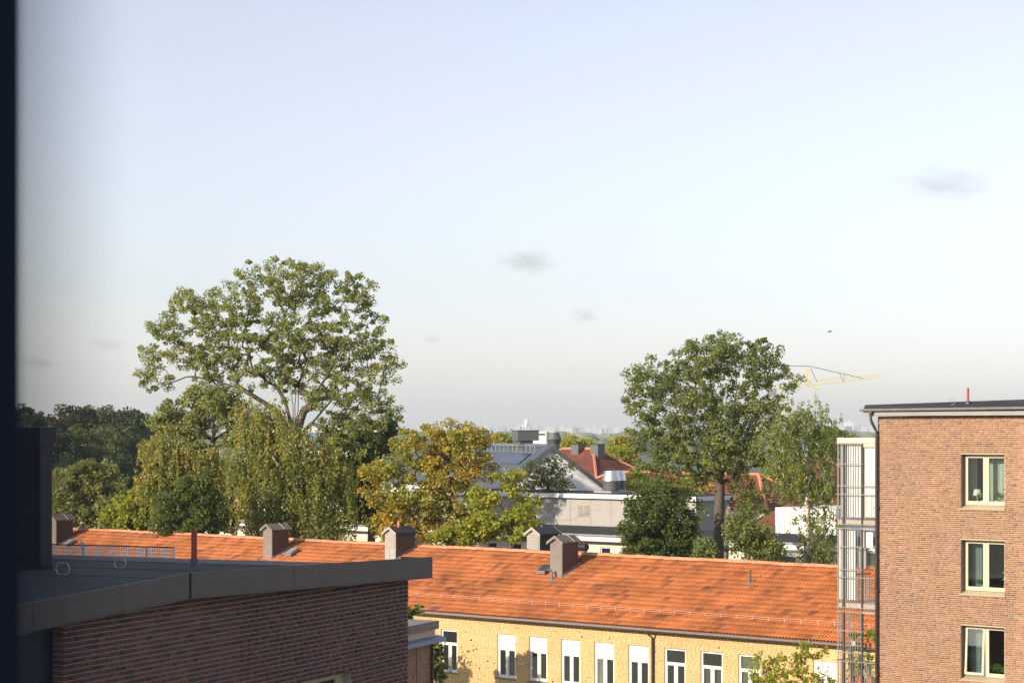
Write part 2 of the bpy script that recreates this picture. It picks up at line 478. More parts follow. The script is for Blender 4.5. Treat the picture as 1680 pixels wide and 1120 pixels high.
M['leaf_indoor'] = leaf('house plant leaf', G((0,(0.04,0.09,0.02)),(0.6,(0.08,0.16,0.03)),(1,(0.2,0.26,0.05))), 0.3, 8)
M['petal'] = plain('dark pink petal', (0.35,0.05,0.10), 0.7, 0.1, 10)
M['petal_white'] = plain('cream petal', (0.75,0.70,0.45), 0.7, 0.1, 10)

# ------------------------------------------------------------------ wall builders
def panel_holes(mb, a0, a1, z0, z1, y, holes, reveal=0.0):
    """front wall faces at y with rectangular holes; reveal faces go back by `reveal`"""
    xs = sorted({a0, a1, *[h[0] for h in holes], *[h[1] for h in holes]})
    zs = sorted({z0, z1, *[h[2] for h in holes], *[h[3] for h in holes]})
    xs = [x for x in xs if a0 <= x <= a1]; zs = [z for z in zs if z0 <= z <= z1]
    for i in range(len(xs)-1):
        for j in range(len(zs)-1):
            cx, cz = (xs[i]+xs[i+1])/2, (zs[j]+zs[j+1])/2
            if any(h[0] < cx < h[1] and h[2] < cz < h[3] for h in holes):
                continue
            mb.face([(xs[i],y,zs[j]),(xs[i+1],y,zs[j]),(xs[i+1],y,zs[j+1]),(xs[i],y,zs[j+1])])
    if reveal:
        for (h0,h1,g0,g1) in holes:
            b = y + reveal
            mb.face([(h0,y,g0),(h0,b,g0),(h0,b,g1),(h0,y,g1)][::-1])
            mb.face([(h1,y,g0),(h1,b,g0),(h1,b,g1),(h1,y,g1)])
            mb.face([(h0,y,g1),(h1,y,g1),(h1,b,g1),(h0,b,g1)][::-1])
            mb.face([(h0,y,g0),(h1,y,g0),(h1,b,g0),(h0,b,g0)])

def brick_skin(parent, fr, a0, a1, z0, z1, y, holes, mat, course, blen, seed, joint=0.011, header=0.12, proud=0.009, n_single=300, vis=None):
    """bricks on the wall plane y: the largest in view as single objects, the rest as one mesh"""
    rnd = random.Random(seed)
    org = ORG[root_of(parent).name]
    full = []; rest = []
    nrow = int((z1 - z0) / course + 1e-6)
    for k in range(nrow):
        zb = z0 + k*course
        zm = zb + course/2
        hs = sorted([(h[0], h[1]) for h in holes if h[2] < zm < h[3]])
        x = a0 - blen*(0.5 if k % 2 else 0.0) - (rnd.random()*0.06 if k % 3 else 0.0)
        while x < a1:
            L = blen if rnd.random() > header else (blen + joint)/2 - joint/2
            b0, b1 = x, x + L - joint
            x += L
            whole = b0 >= a0 and b1 <= a1
            b0 = max(b0, a0); b1 = min(b1, a1)
            segs = [(b0, b1)]
            for h in hs:
                ns = []
                for (p, q) in segs:
                    if q <= h[0] or p >= h[1]:
                        ns.append((p, q)); continue
                    whole = False
                    if p < h[0]: ns.append((p, h[0]))
                    if q > h[1]: ns.append((h[1], q))
                segs = ns
            for (p, q) in segs:
                if q - p < 0.025: continue
                yj = y - proud - rnd.random()*0.004
                rec = (p, q, yj, y + 0.01, zb, zb + course - joint)
                if whole and L == blen:
                    full.append(rec)
                else:
                    rest.append(rec)
    cand = []
    for i, r_ in enumerate(full):
        px, py = fr.px((r_[0]+r_[1])/2, y, r_[4])
        d = fr.depth((r_[0]+r_[1])/2, y)
        if -10 < px < 1690 and py < 1125 and (vis is None or vis(px, py)):
            cand.append((d, i))
    cand.sort()
    pick = {i for _, i in cand[:n_single]}
    # one shared mesh for the single bricks
    L = blen - joint; H = course - joint
    me = MB().box(0, L, 0, 0.014, 0, H).mesh('brick')
    me.materials.append(mat)
    for i in sorted(pick):
        r_ = full[i]
        o = bpy.data.objects.new('brick', me)
        COL.objects.link(o)
        o.parent = parent
        o.location = (r_[0]-org[0], r_[2]-org[1], r_[4]-org[2])
    rest += [r_ for i, r_ in enumerate(full) if i not in pick]
    B = np.array(rest); B[:, 0:2] -= org[0]; B[:, 2:4] -= org[1]; B[:, 4:6] -= org[2]
    o = link('brick_courses', boxes_mesh('brick_courses', B), mat, parent, 'stuff')
    return o

def snap(z, z0, c): return z0 + round((z - z0)/c)*c

# ================================================================== GROUND
gm, nt, b = nodes('grass and paving ground')
tc = N(nt, 'ShaderNodeTexCoord')
n1 = N(nt, 'ShaderNodeTexNoise', i_Scale=0.02, i_Detail=8.0)
nt.links.new(tc.outputs['Object'], n1.inputs['Vector'])
cr = N(nt, 'ShaderNodeValToRGB')
cr.color_ramp.elements[0].position = 0.4; cr.color_ramp.elements[0].color = (0.05,0.07,0.025,1)
cr.color_ramp.elements[1].position = 0.6; cr.color_ramp.elements[1].color = (0.12,0.11,0.07,1)
nt.links.new(n1.outputs['Fac'], cr.inputs[0]); nt.links.new(cr.outputs[0], b.inputs['Base Color'])
b.inputs['Roughness'].default_value = 0.95
mb = MB(); mb.face([(-14000,-2000,0),(14000,-2000,0),(14000,14000,0),(-14000,14000,0)])
tag(mb.build('ground', gm), kind='structure')

# ================================================================== YELLOW BRICK HOUSE
YV = 70.35                      # wall plane
YE = 69.95                      # eave line
EZ = FA.z_at(1004.9, FA.x_at(735, 69.75), 69.75) + 0.06    # eave height
TP = 0.42                       # roof pitch (rise per metre)
YB = 5.72                       # eave to ridge, horizontal
YU0, YU1 = -107.0, -42.0
yh = thing('yellow_brick_house', FA, -74.0, YV, 'long yellow brick house with an orange tiled roof and white windows', 'house')
yo = ORG[yh.name]

def roofz(v): return EZ + TP*(v - YE)
RZ = roofz(YE + YB)
def roof_pt(px, py):
    """point of the front roof slope seen at a pixel"""
    lo, hi = YE - 1, YE + 14
    for _ in range(60):
        m = (lo + hi)/2
        u = FA.x_at(px, m)
        if FA.px(u, m, roofz(m))[1] > py: lo = m
        else: hi = m
    v = (lo + hi)/2
    return FA.x_at(px, v), v, roofz(v)

# windows: left edge px, right edge px, top px, upper light kind, lower light kind
YW = [(723.5,750.5,1031,'dark','ornament'),(816,846,1038.5,'blind','pale'),(868,898,1043,'blind','dark'),
      (920.5,952,1047.5,'blind','dark'),(975,1008,1052,'blind','half'),(1031,1065,1057.5,'blind','dark'),
      (1090,1125,1062,'dark','dark'),(1149.5,1185.5,1067,'dark','grey'),(1211.5,1247.5,1072,'pale','pale'),(1334.5,1373,1084,'blind','grey')]
course_y = 0.071
wz0 = 2.0
holes = []
for (xa, xb, yt, k1, k2) in YW:
    ua, ub = FA.x_at(xa, YV), FA.x_at(xb, YV)
    zt = FA.z_at(yt, ua, YV)
    holes.append((ua, ub, zt))
ztop = snap(sum(h[2] for h in holes)/len(holes), wz0, course_y)
WH = 1.92
yholes = [(h[0], h[1], snap(ztop - WH, wz0, course_y), ztop) for h in holes]

wall_top = EZ - 0.10
mb = MB()
panel_holes(mb, YU0, YU1, 0.0, wall_top, YV, yholes, 0.14)
mb.face([(YU1,YV,0),(YU1,YV+11,0),(YU1,YV+11,wall_top),(YU1,YV+5.3,wall_top+2.3),(YU1,YV,wall_top)])
mb.face([(YU0,YV,0),(YU0,YV+11,0),(YU0,YV+11,wall_top),(YU0,YV+5.3,wall_top+2.3),(YU0,YV,wall_top)][::-1])
mb.face([(YU0,YV+11,0),(YU1,YV+11,0),(YU1,YV+11,wall_top),(YU0,YV+11,wall_top)][::-1])
ywall = mb.build('wall', M['mortar_yellow'], yh)
wall_rows_top = wz0 + int((wall_top - wz0)/course_y)*course_y
brick_skin(ywall, FA, FA.x_at(600, YV), YU1 + 0.0, snap(4.2, wz0, course_y), wall_rows_top, YV, yholes, M['brick_yellow'], course_y, 0.222, 11, joint=0.010, header=0.2, proud=0.006, n_single=300)

# small chipped holes in the brickwork, as in the photograph
rnd = random.Random(3)
for (px, py) in [(757,1061),(759,1069),(767,1068),(770,1068),(777,1066),(776,1058),(782,1064),(753,1077),(800,1084),(811,1087.5),(787,1096),(794,1108),(771,1116),(848,1080),(858,1084),(1180,1062),(736,1109),(907,1117),(955,1044),(773,1049),(1000,1047)]:
    u = FA.x_at(px, YV); z = FA.z_at(py, u, YV); s = 0.025 + rnd.random()*0.02
    mb = MB(); n = 7
    ring = [(u + s*1.4*math.cos(2*math.pi*k/n)*(0.7+0.5*rnd.random()), YV-0.0135, z + s*math.sin(2*math.pi*k/n)*(0.7+0.5*rnd.random())) for k in range(n)]
    ring2 = [(u + (p[0]-u)*1.25, YV-0.004, z + (p[2]-z)*1.25) for p in ring]
    mb.poly(ring + ring2, [tuple(range(n))] + [(k, (k+1) % n, n+(k+1) % n, n+k) for k in range(n)])
    mb.build('wall_chip', M['brown_dark'], ywall)

# windows
def vroom(mb, a0, a1, z0, z1, y0, d):
    mb.face([(a0,y0+d,z0),(a1,y0+d,z0),(a1,y0+d,z1),(a0,y0+d,z1)])
    mb.face([(a0,y0,z0),(a0,y0+d,z0),(a0,y0+d,z1),(a0,y0,z1)])
    mb.face([(a1,y0,z0),(a1,y0+d,z0),(a1,y0+d,z1),(a1,y0,z1)][::-1])
    mb.face([(a0,y0,z1),(a1,y0,z1),(a1,y0+d,z1),(a0,y0+d,z1)][::-1])
    mb.face([(a0,y0,z0),(a1,y0,z0),(a1,y0+d,z0),(a0,y0+d,z0)])

for (a0, a1, z0, z1), spec in zip(yholes, YW):
    k1, k2 = spec[3], spec[4]
    fy = YV + 0.055
    w = a1 - a0
    zt = z1 - 0.62                 # transom underside level
    fw = 0.075
    mid = (a0 + a1)/2
    mb = MB()
    mb.box(a0+0.004, a0+fw, fy, fy+0.07, z0+0.01, z1-0.004); mb.box(a1-fw, a1-0.004, fy, fy+0.07, z0+0.01, z1-0.004)
    mb.box(a0+fw, a1-fw, fy+0.002, fy+0.068, z1-fw, z1-0.004); mb.box(a0+fw, a1-fw, fy+0.002, fy+0.068, z0+0.01, z0+fw+0.02)
    win = mb.build('window', M['white_frame'], yh)
    MB().box(a0+fw, a1-fw, fy-0.02, fy+0.066, zt-0.04, zt+0.05).build('transom', M['white_frame'], win)
    MB().box(mid-0.06, mid+0.06, fy-0.008, fy+0.066, z0+fw+0.02, zt-0.04).build('mullion', M['white_frame'], win)
    mb = MB(); mb.hexa([(a0-0.03,YV-0.06,z0-0.035),(a1+0.03,YV-0.06,z0-0.035),(a1+0.03,fy+0.03,z0-0.02),(a0-0.03,fy+0.03,z0-0.02)],
                       [(a0-0.03,YV-0.06,z0-0.012),(a1+0.03,YV-0.06,z0-0.012),(a1+0.03,fy+0.03,z0+0.012),(a0-0.03,fy+0.03,z0+0.012)])
    mb.build('sill', M['zinc_flash'], win)
    gm_ = M['glass_green']
    MB().box(a0+fw, a1-fw, fy+0.04, fy+0.046, zt+0.05, z1-fw).build('pane', gm_, win)
    for (p, q) in ((a0+fw, mid-0.06), (mid+0.06, a1-fw)):
        s = MB()
        s.box(p, p+0.035, fy+0.012, fy+0.05, z0+fw+0.02, zt-0.04); s.box(q-0.035, q, fy+0.012, fy+0.05, z0+fw+0.02, zt-0.04)
        s.box(p+0.035, q-0.035, fy+0.014, fy+0.05, z0+fw+0.02, z0+fw+0.06); s.box(p+0.035, q-0.035, fy+0.014, fy+0.05, zt-0.08, zt-0.04)
        s.build('sash', M['white_frame'], win)
        MB().box(p+0.035, q-0.035, fy+0.034, fy+0.040, z0+fw+0.06, zt-0.08).build('pane', gm_, win)
    if k1 == 'blind':
        MB().box(a0+fw-0.01, a1-fw+0.01, fy-0.03, fy-0.004, zt+0.02, z1-0.05).build('blind', M['white_blind'], win)
    elif k1 == 'pale':
        MB().box(a0+fw, a1-fw, fy+0.09, fy+0.10, zt+0.03, z1-0.03).build('blind', M['curtain'], win)
    rm = MB(); vroom(rm, a0-0.4, a1+0.4, z0-0.5, z1+0.1, fy+0.16, 1.6)
    rm.build('room', M['room_grey'], win)
    if k2 == 'pale':
        MB().box(a0+fw, mid, fy+0.10, fy+0.11, z0+0.1, zt-0.06).build('blind', M['curtain'], win)
    if k2 == 'grey':
        MB().box(a0+fw, a1-fw, fy+0.12, fy+0.13, z0+0.1, zt-0.06).build('blind', M['curtain_blue'], win)
    if k2 == 'half':
        MB().box(a0+fw, mid, fy+0.062, fy+0.072, z0+0.12, zt-0.06).build('blind', M['white_blind'], win)
    if k2 == 'pale' and spec[0] < 900:
        MB().box(mid+0.07, a1-fw, fy+0.12, fy+0.30, z0+0.42, z0+0.70).build('box_on_sill', M['white_blind'], win)
        MB().box(mid+0.07, a1-fw, fy+0.12, fy+0.30, z0+0.12, z0+0.30).build('box_on_sill', M['white_blind'], win)
    if k2 == 'ornament':
        t = thing('window_ornament', FA, mid+0.05, fy+0.15, 'tall pale oval ornament standing inside the window beside the pale brick annex', 'ornament', z0=z0)
        for sx, hh in ((-0.10, 0.62), (0.24, 0.74)):
            m_ = MB(); m_.lathe(mid+0.05+sx, fy+0.16, [(0.05,z0+0.08),(0.10,z0+0.2),(0.12,z0+0.35),(0.09,z0+hh-0.12),(0.03,z0+hh)], 12)
            m_.build('vase', M['white_blind'], t, smooth=True)

# roof deck, then tiles
mb = MB()
mb.face([(YU0-0.1,YE-0.06,roofz(YE)-0.10),(YU1+0.1,YE-0.06,roofz(YE)-0.10),(YU1+0.1,YE+YB,RZ-0.06),(YU0-0.1,YE+YB,RZ-0.06)])
mb.face([(YU0-0.1,YE+2*YB,roofz(YE)-0.06),(YU1+0.1,YE+2*YB,roofz(YE)-0.06),(YU1+0.1,YE+YB,RZ-0.06),(YU0-0.1,YE+YB,RZ-0.06)][::-1])
mb.box(YU0-0.1, YU1+0.1, YE-0.05, YE+0.05, roofz(YE)-0.22, roofz(YE)-0.08)
yroof = mb.build('roof', M['tile_red'], yh)
TW = 0.315; SEG = 14
slope_len = math.hypot(YB, YB*TP); nrows = 16; TL = slope_len/nrows
ang = math.atan(TP)
TT = [w_/2 + h_/2 for h_ in (0, 1) for w_ in (0.0, 0.25, 0.5, 0.68, 0.80, 0.90, 0.97)] + [1.0]
SEG = len(TT) - 1
def tile_prof(t):            # two rolls per tile: long easy rise, short steep fall
    w = (2*t) % 1.0
    return 0.064*(math.sin(math.pi/2*w/0.80) if w < 0.80 else math.cos(math.pi/2*(w-0.80)/0.20))
def tile_verts(x, s0, jx, jz, rot):
    """tile at slope distance s0 from the eave (lower end)"""
    L = TL + 0.05
    vs = []
    for i in range(SEG+1):
        t = TT[i]
        h = tile_prof(t)
        for (sd, lift) in ((0.0, 0.030), (L, 0.0)):
            s_ = s0 + sd + jz
            vs.append((x + t*TW*0.998 + jx + rot*sd, s_, h + lift))
    for i in range(SEG+1):
        t = TT[i]
        vs.append((x + t*TW*0.998 + jx, s0 + jz + 0.002, tile_prof(t)*0.85 + 0.030 - 0.020))
    return vs
tf = [(2*i, 2*(i+1), 2*(i+1)+1, 2*i+1) for i in range(SEG)] + [(2*(SEG+1)+i, 2*(SEG+1)+i+1, 2*(i+1), 2*i) for i in range(SEG)]
tfn = np.array(tf)
ncol = int((YU1 + 0.1 - YU0) / TW)
ca_, sa_ = math.cos(ang), math.sin(ang)
def slope_to_uvz(P):
    P = np.asarray(P, dtype=np.float64)
    out = np.empty_like(P)
    out[:,0] = P[:,0]
    out[:,1] = YE - 0.06 + P[:,1]*ca_ - P[:,2]*sa_
    out[:,2] = roofz(YE - 0.06) + P[:,1]*sa_ + P[:,2]*ca_ - 0.03
    return out
rnd = random.Random(5)
tiles = []
for c in range(ncol):
    x = YU1 + 0.1 - (c+1)*TW
    for r_ in range(nrows):
        tiles.append((x, r_*TL, (rnd.random()-0.5)*0.010, (rnd.random()-0.5)*0.022, (rnd.random()-0.5)*0.02))
dist = []
for i, t in enumerate(tiles):
    v = YE + t[1]*ca_
    px, py = FA.px(t[0], v, roofz(v))
    d = FA.depth(t[0], v)
    dist.append((d if px < 1374 else 1e9, i))
dist.sort()
single = {i for _, i in dist[:300]}
me_t = raw_mesh('tile', slope_to_uvz(tile_verts(0, 0, 0, 0, 0)) - np.array([0, YE-0.06, roofz(YE-0.06)]), tfn)
me_t.materials.append(M['tile'])
allv = []
for i, t in enumerate(tiles):
    if i in single:
        o = bpy.data.objects.new('tile', me_t); COL.objects.link(o); o.parent = yroof
        p = slope_to_uvz([(t[0]+t[2], t[1]+t[3], 0)])[0]; q = slope_to_uvz([(0,0,0)])[0]
        o.location = (p[0]-yo[0], p[1]-q[1] + (YE-0.06) - yo[1], p[2]-q[2] + roofz(YE-0.06) - yo[2])
    else:
        allv.append(tile_verts(*t))
A = np.array(allv)
nv = A.shape[1]
P = slope_to_uvz(A.reshape(-1,3)) - np.array([yo[0], yo[1], yo[2]])
fc = (tfn[None] + nv*np.arange(len(A))[:,None,None]).reshape(-1,4)
link('tile_courses', raw_mesh('tile_courses', P, fc), M['tile'], yroof, 'stuff')

# ridge tiles: one shared half-round piece
mb = MB(); n = 8; RL = 0.385
rings = []
for (xx, rr) in ((0, 0.125), (RL*0.93, 0.112), (RL*0.93, 0.13), (RL*1.04, 0.13)):
    rings.append([(xx, rr*math.cos(math.pi*k/n)*1.25, rr*math.sin(math.pi*k/n)) for k in range(n+1)])
vs = [p for r_ in rings for p in r_]; fs = []
for i in range(3):
    for k in range(n):
        fs.append((i*(n+1)+k, (i+1)*(n+1)+k, (i+1)*(n+1)+k+1, i*(n+1)+k+1))
mb.poly(vs, fs)
me_r = mb.mesh('ridge_tile'); me_r.materials.append(M['ridge_tile'])
x = YU0
rnd = random.Random(9)
while x < YU1:
    o = bpy.data.objects.new('ridge_tile', me_r); COL.objects.link(o); o.parent = yroof
    o.location = (x - yo[0], YE + YB - yo[1], RZ - 0.005 + (rnd.random()-0.5)*0.022 + 0.012*math.sin(x*0.9) - yo[2])
    o.rotation_euler = (0, 0, (rnd.random()-0.5)*0.02)
    x += RL

# gutter, downpipe, snow guard
mb = MB(); n = 8; gy, gz, gr = YE - 0.115, roofz(YE) - 0.085, 0.085
pr = [(gy + gr*math.cos(math.pi + math.pi*k/n), gz + gr*math.sin(math.pi + math.pi*k/n)*1.15) for k in range(n+1)]
vs = []; fs = []
for xx in (YU0-0.2, YU1+0.2):
    vs += [(xx, p[0], p[1]) for p in pr]
fs = [(k, k+1, n+1+k+1, n+1+k) for k in range(n)]
mb.poly(vs, fs)
mb.tube([(YU0-0.2, gy-gr, gz), (YU1+0.2, gy-gr, gz)], 0.014, 6)
yg = mb.build('gutter', M['gutter'], yh, smooth=True)
u = FA.x_at(1070.5, YV - 0.1)
mb = MB(); mb.tube([(u, gy, gz-0.05), (u, gy, gz-0.16), (u, YV-0.10, gz-0.42), (u, YV-0.10, 0.1)], 0.052, 10)
dp = mb.build('downpipe', M['pipe_dark'], yh, smooth=True)
for zz in (6.9, 5.2, 3.4):
    MB().box(u-0.07, u+0.07, YV-0.16, YV+0.01, zz, zz+0.03).build('pipe_clip', M['pipe_dark'], dp)
sv = YE + 1.02
zz = roofz(sv)
mb = MB()
for dz in (0.17, 0.10):
    mb.tube([(YU0, sv, zz+dz), (YU1, sv, zz+dz)], 0.019, 6)
sg = mb.build('snow_guard', M['ridge_tile'], yh)
br = MB().box(-0.018, 0.018, -0.025, 0.025, -0.02, 0.20).mesh('bracket'); br.materials.append(M['grey_metal'])
x = YU1 - 0.35
while x > FA.x_at(660, sv):
    o = bpy.data.objects.new('bracket', br); COL.objects.link(o); o.parent = sg
    o.location = (x - yo[0], sv - yo[1], zz - yo[2])
    x -= 0.78

# chimneys and hoods on the yellow house roof
def chimney(xl, xr, ybot, y_eave, y_apex, depth, style, v=None, extra=0.0):
    if v is None:
        u1, v, zb = roof_pt(xr, ybot)
    else:
        u1 = FA.x_at(xr, v); zb = FA.z_at(ybot, u1, v)
    u0 = FA.x_at(xl, v)
    ze = FA.z_at(y_eave, u1, v); za = FA.z_at(y_apex, (u0+u1)/2, v) - 0.03
    um = (u0+u1)/2; v1 = v + depth
    zb -= 0.25
    body, side, cap = {'brown': (M['brown_metal'], M['brown_dark'], M['cap_old']), 'grey': (M['grey_metal'], M['brown_dark'], M['cap_black'])}[style]  # side faces darker: shade away from the sun is put into their colour
    mb = MB()
    g = ze + 0.02
    apex = ze + (um-u0)*0.62
    mb.mat(0).face([(u0,v,zb),(u1,v,zb),(u1,v,g),(um,v,apex),(u0,v,g)])
    mb.face([(u0,v1,zb),(u1,v1,zb),(u1,v1,g),(um,v1,apex),(u0,v1,g)][::-1])
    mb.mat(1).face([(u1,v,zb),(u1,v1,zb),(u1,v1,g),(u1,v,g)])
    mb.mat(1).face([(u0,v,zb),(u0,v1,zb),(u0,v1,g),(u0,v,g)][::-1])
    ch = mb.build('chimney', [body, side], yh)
    # pitched cap
    ov, oe, th = 0.12, 0.11, 0.05
    mb = MB()
    for sgn in (-1, 1):
        ux = um + sgn*((u1-u0)/2 + oe)
        zl = apex + 0.03 - ((u1-u0)/2 + oe)*0.62
        A_ = [(um, v-ov, apex+0.03), (um, v1+ov, apex+0.03), (ux, v1+ov, zl), (ux, v-ov, zl)]
        if sgn > 0: A_ = A_[::-1]
        T = [(p[0], p[1], p[2]+th) for p in A_]
        mb.hexa(A_[::-1] if False else A_, T)
    cp = mb.build('cap', cap, ch)
    # barge boards along the cap's front and back edges
    for vv in (v-ov-0.012, v1+ov+0.004):
        for sgn in (-1, 1):
            mb = MB()
            ux = um + sgn*((u1-u0)/2 + oe + 0.01)
            zl = apex + 0.03 - ((u1-u0)/2 + oe + 0.01)*0.62
            q = [(um, vv, apex-0.045), (ux, vv, zl-0.075), (ux, vv, zl+0.06), (um, vv, apex+0.09)]
            p2 = [(a_, b_+0.012, c_) for a_, b_, c_ in q]
            mb.poly(q + p2, [(0,1,2,3),(7,6,5,4),(0,4,5,1),(1,5,6,2),(2,6,7,3),(3,7,4,0)])
            mb.build('barge_board', body, ch)
    if style == 'brown':
        mb = MB(); vm = v + depth*0.68
        hw = (u1-u0)/2 + oe
        mb.hexa([(um,vm-0.02,apex+0.08),(um,vm+0.02,apex+0.08),(um+hw,vm+0.02,apex+0.08-hw*0.62),(um+hw,vm-0.02,apex+0.08-hw*0.62)][::-1],
                [(um,vm-0.02,apex+0.11),(um,vm+0.02,apex+0.11),(um+hw,vm+0.02,apex+0.11-hw*0.62),(um+hw,vm-0.02,apex+0.11-hw*0.62)][::-1])
        mb.build('batten', M['grey_metal'], ch)
        zj = ze - 0.62
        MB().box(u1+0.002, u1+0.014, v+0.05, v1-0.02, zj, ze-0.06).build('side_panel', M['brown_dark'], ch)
        MB().box(u0+0.03, u1-0.03, v-0.012, v-0.002, zj, ze-0.05).build('front_panel', M['brown_metal'], ch)
        MB().box(u0+0.03, u1-0.03, v-0.010, v-0.002, zb, zj-0.02).build('front_panel', M['brown_metal'], ch)
    else:
        # louvred front and dark side grille
        zj = ze - 0.78
        k = 0
        zz_ = zj + 0.05
        while zz_ < ze - 0.04:
            mb = MB(); mb.hexa([(u0+0.06,v-0.03,zz_),(u1-0.06,v-0.03,zz_),(u1-0.06,v-0.004,zz_+0.03),(u0+0.06,v-0.004,zz_+0.03)],
                               [(u0+0.06,v-0.03,zz_+0.012),(u1-0.06,v-0.03,zz_+0.012),(u1-0.06,v-0.004,zz_+0.06),(u0+0.06,v-0.004,zz_+0.06)])
            mb.build('louvre_slat', M['grey_metal'], ch); zz_ += 0.085
        for (p, q) in ((u0+0.05, um-0.04), (um+0.04, u1-0.05)):
            MB().box(p, q, v-0.016, v-0.003, zb, zj-0.03).build('front_panel', M['steel_dull'], ch)
        MB().box(u1+0.003, u1+0.016, v+depth*0.16, v1-depth*0.14, zj+0.02, ze-0.07).build('side_grille', M['cap_black'], ch)
        MB().box(u1+0.003, u1+0.02, v+depth*0.5-0.02, v+depth*0.5+0.02, zb, zj-0.03).build('side_rib', M['cap_black'], ch)
    # lead flashing where the body meets the tiles
    if extra == 0:
        mb = MB()
        za0, za1 = roofz(v)+0.03, roofz(v1)+0.03
        mb.hexa([(u1,v-0.1,za0-0.06),(u1+0.10,v-0.1,za0-0.06),(u1+0.10,v1+0.1,za1),(u1,v1+0.1,za1)],
                [(u1,v-0.1,za0+0.06),(u1+0.06,v-0.1,za0+0.03),(u1+0.06,v1+0.1,za1+0.09),(u1,v1+0.1,za1+0.16)])
        mb.build('flashing', M['zinc_flash'], ch)
    return ch, (u0, u1, v, v1, ze, apex)

chimney(78.5, 92.5, 897, 853, 844, 1.15, 'brown')
chimney(431.5, 446.5, 917.5, 868.5, 859, 1.15, 'brown')
ch3, g3 = chimney(631.5, 649.3, 919, 874, 864.5, 1.35, 'grey')
chimney(864.5, 885.5, 914, 876, 866, 1.35, 'grey', v=YE+YB+0.6, extra=1)
chimney(902.5, 922.5, 947, 889.5, 878, 1.13, 'brown')
mb = MB(); mb.lathe(g3[0]+0.45, g3[2]+0.5, [(0.075,g3[5]),(0.075,g3[5]+0.22),(0.055,g3[5]+0.26),(0.055,g3[5]+0.33)], 10)
mb.build('chimney_pot', M['ridge_tile'], ch3, smooth=True)
# horizontal black duct behind the ridge
vv = YE + YB + 0.9
ua, ub = FA.x_at(945, vv), FA.x_at(961, vv); zc = FA.z_at(897, ub, vv)
mb = MB(); mb.tube([(ua-0.4,vv,zc),(ub,vv,zc),(ub+0.06,vv,zc)], 0.175, 14)
du = mb.build('duct', M['cap_black'], yh, smooth=False)
MB().box(ua-0.3, ub+0.0, vv-0.1, vv+0.1, zc-0.9, zc-0.17).build('duct_stand', M['vent_grey'], du)
# roof hatches
for (px, py) in ((893, 940), (478, 911), (112, 896)):
    u, v, z = roof_pt(px, py)
    mb = MB(); mb.hexa([(u-0.25,v-0.28,z+0.0),(u+0.25,v-0.28,z+0.0),(u+0.25,v+0.28,z+0.24),(u-0.25,v+0.28,z+0.24)],
                       [(u-0.25,v-0.28,z+0.12),(u+0.25,v-0.28,z+0.12),(u+0.25,v+0.28,z+0.40),(u-0.25,v+0.28,z+0.40)])
    h = mb.build('roof_hatch', M['zinc_flash'], yh)
    mb = MB(); mb.hexa([(u-0.20,v-0.23,z+0.145),(u+0.20,v-0.23,z+0.145),(u+0.20,v+0.23,z+0.375),(u-0.20,v+0.23,z+0.375)],
                       [(u-0.20,v-0.23,z+0.165),(u+0.20,v-0.23,z+0.165),(u+0.20,v+0.23,z+0.395),(u-0.20,v+0.23,z+0.395)])
    mb.build('hatch_pane', M['glass_blue'] if px == 893 else M['concrete'], h)
# vent pipes
for (px, py, hgt, bent) in ((1231, 957, 0.58, 0), (133, 897, 0.34, 0), (905, 951, 0.48, 1)):
    u, v, z = roof_pt(px, py)
    mb = MB()
    pts = [(u, v, z-0.1), (u, v, z+hgt)]
    if bent: pts = [(u, v, z-0.1), (u, v, z+hgt-0.12), (u-0.03, v-0.05, z+hgt-0.03), (u-0.10, v-0.14, z+hgt-0.02)]
    mb.tube(pts, 0.042 if not bent else 0.06, 10)
    vp = mb.build('vent_pipe', M['brown_metal'] if bent else M['pipe_dark'], yh, smooth=False)
    mb = MB(); mb.hexa([(u-0.16,v-0.16,z-0.03),(u+0.16,v-0.16,z-0.03),(u+0.16,v+0.16,z+0.10),(u-0.16,v+0.16,z+0.10)],
                       [(u-0.10,v-0.10,z+0.04),(u+0.10,v-0.10,z+0.04),(u+0.10,v+0.10,z+0.13),(u-0.10,v+0.10,z+0.13)])
    mb.build('pipe_collar', M['zinc_flash'], vp)

# ================================================================== BRICK APARTMENT BLOCK (right)
RV = 66.67
RU0 = FA.x_at(1440.5, RV); RU1 = RU0 + 12.0
RTOP = FA.z_at(683, RU0, RV)
ab = thing('brick_apartment_block', FA, RU0, RV, 'orange red brick apartment block with cream windows and a barred balcony stack', 'apartment block')
course_r, blen_r = 0.0713, 0.222
rz0 = RTOP - 160*course_r
wa, wb = FA.x_at(1576.5, RV), FA.x_at(1648.8, RV)
um = (wa+wb)/2
rh = []
stor = 142.7/F*FA.depth(um, RV)
zh = FA.z_at(741.5, um, RV)
stor_s = round(stor/course_r)*course_r
wh_s = round((89.0/F*FA.depth(um, RV))/course_r)*course_r
zh = snap(zh, rz0, course_r)
for k in range(5):
    rh.append((wa, wb, zh - k*stor_s - wh_s, zh - k*stor_s))
mb = MB()
panel_holes(mb, RU0, RU1, 0.0, RTOP, RV, rh, 0.0)
mb.face([(RU0,RV,0),(RU0,RV+11,0),(RU0,RV+11,RTOP),(RU0,RV,RTOP)][::-1])
mb.face([(RU1,RV,0),(RU1,RV+11,0),(RU1,RV+11,RTOP),(RU1,RV,RTOP)])
mb.face([(RU0,RV+11,0),(RU1,RV+11,0),(RU1,RV+11,RTOP),(RU0,RV+11,RTOP)][::-1])
rwall = mb.build('wall', M['mortar_warm'], ab)
brick_skin(rwall, FA, RU0, RU0+8.0, rz0, RTOP, RV, rh, M['brick_red'], course_r, blen_r, 21, joint=0.017, n_single=300)

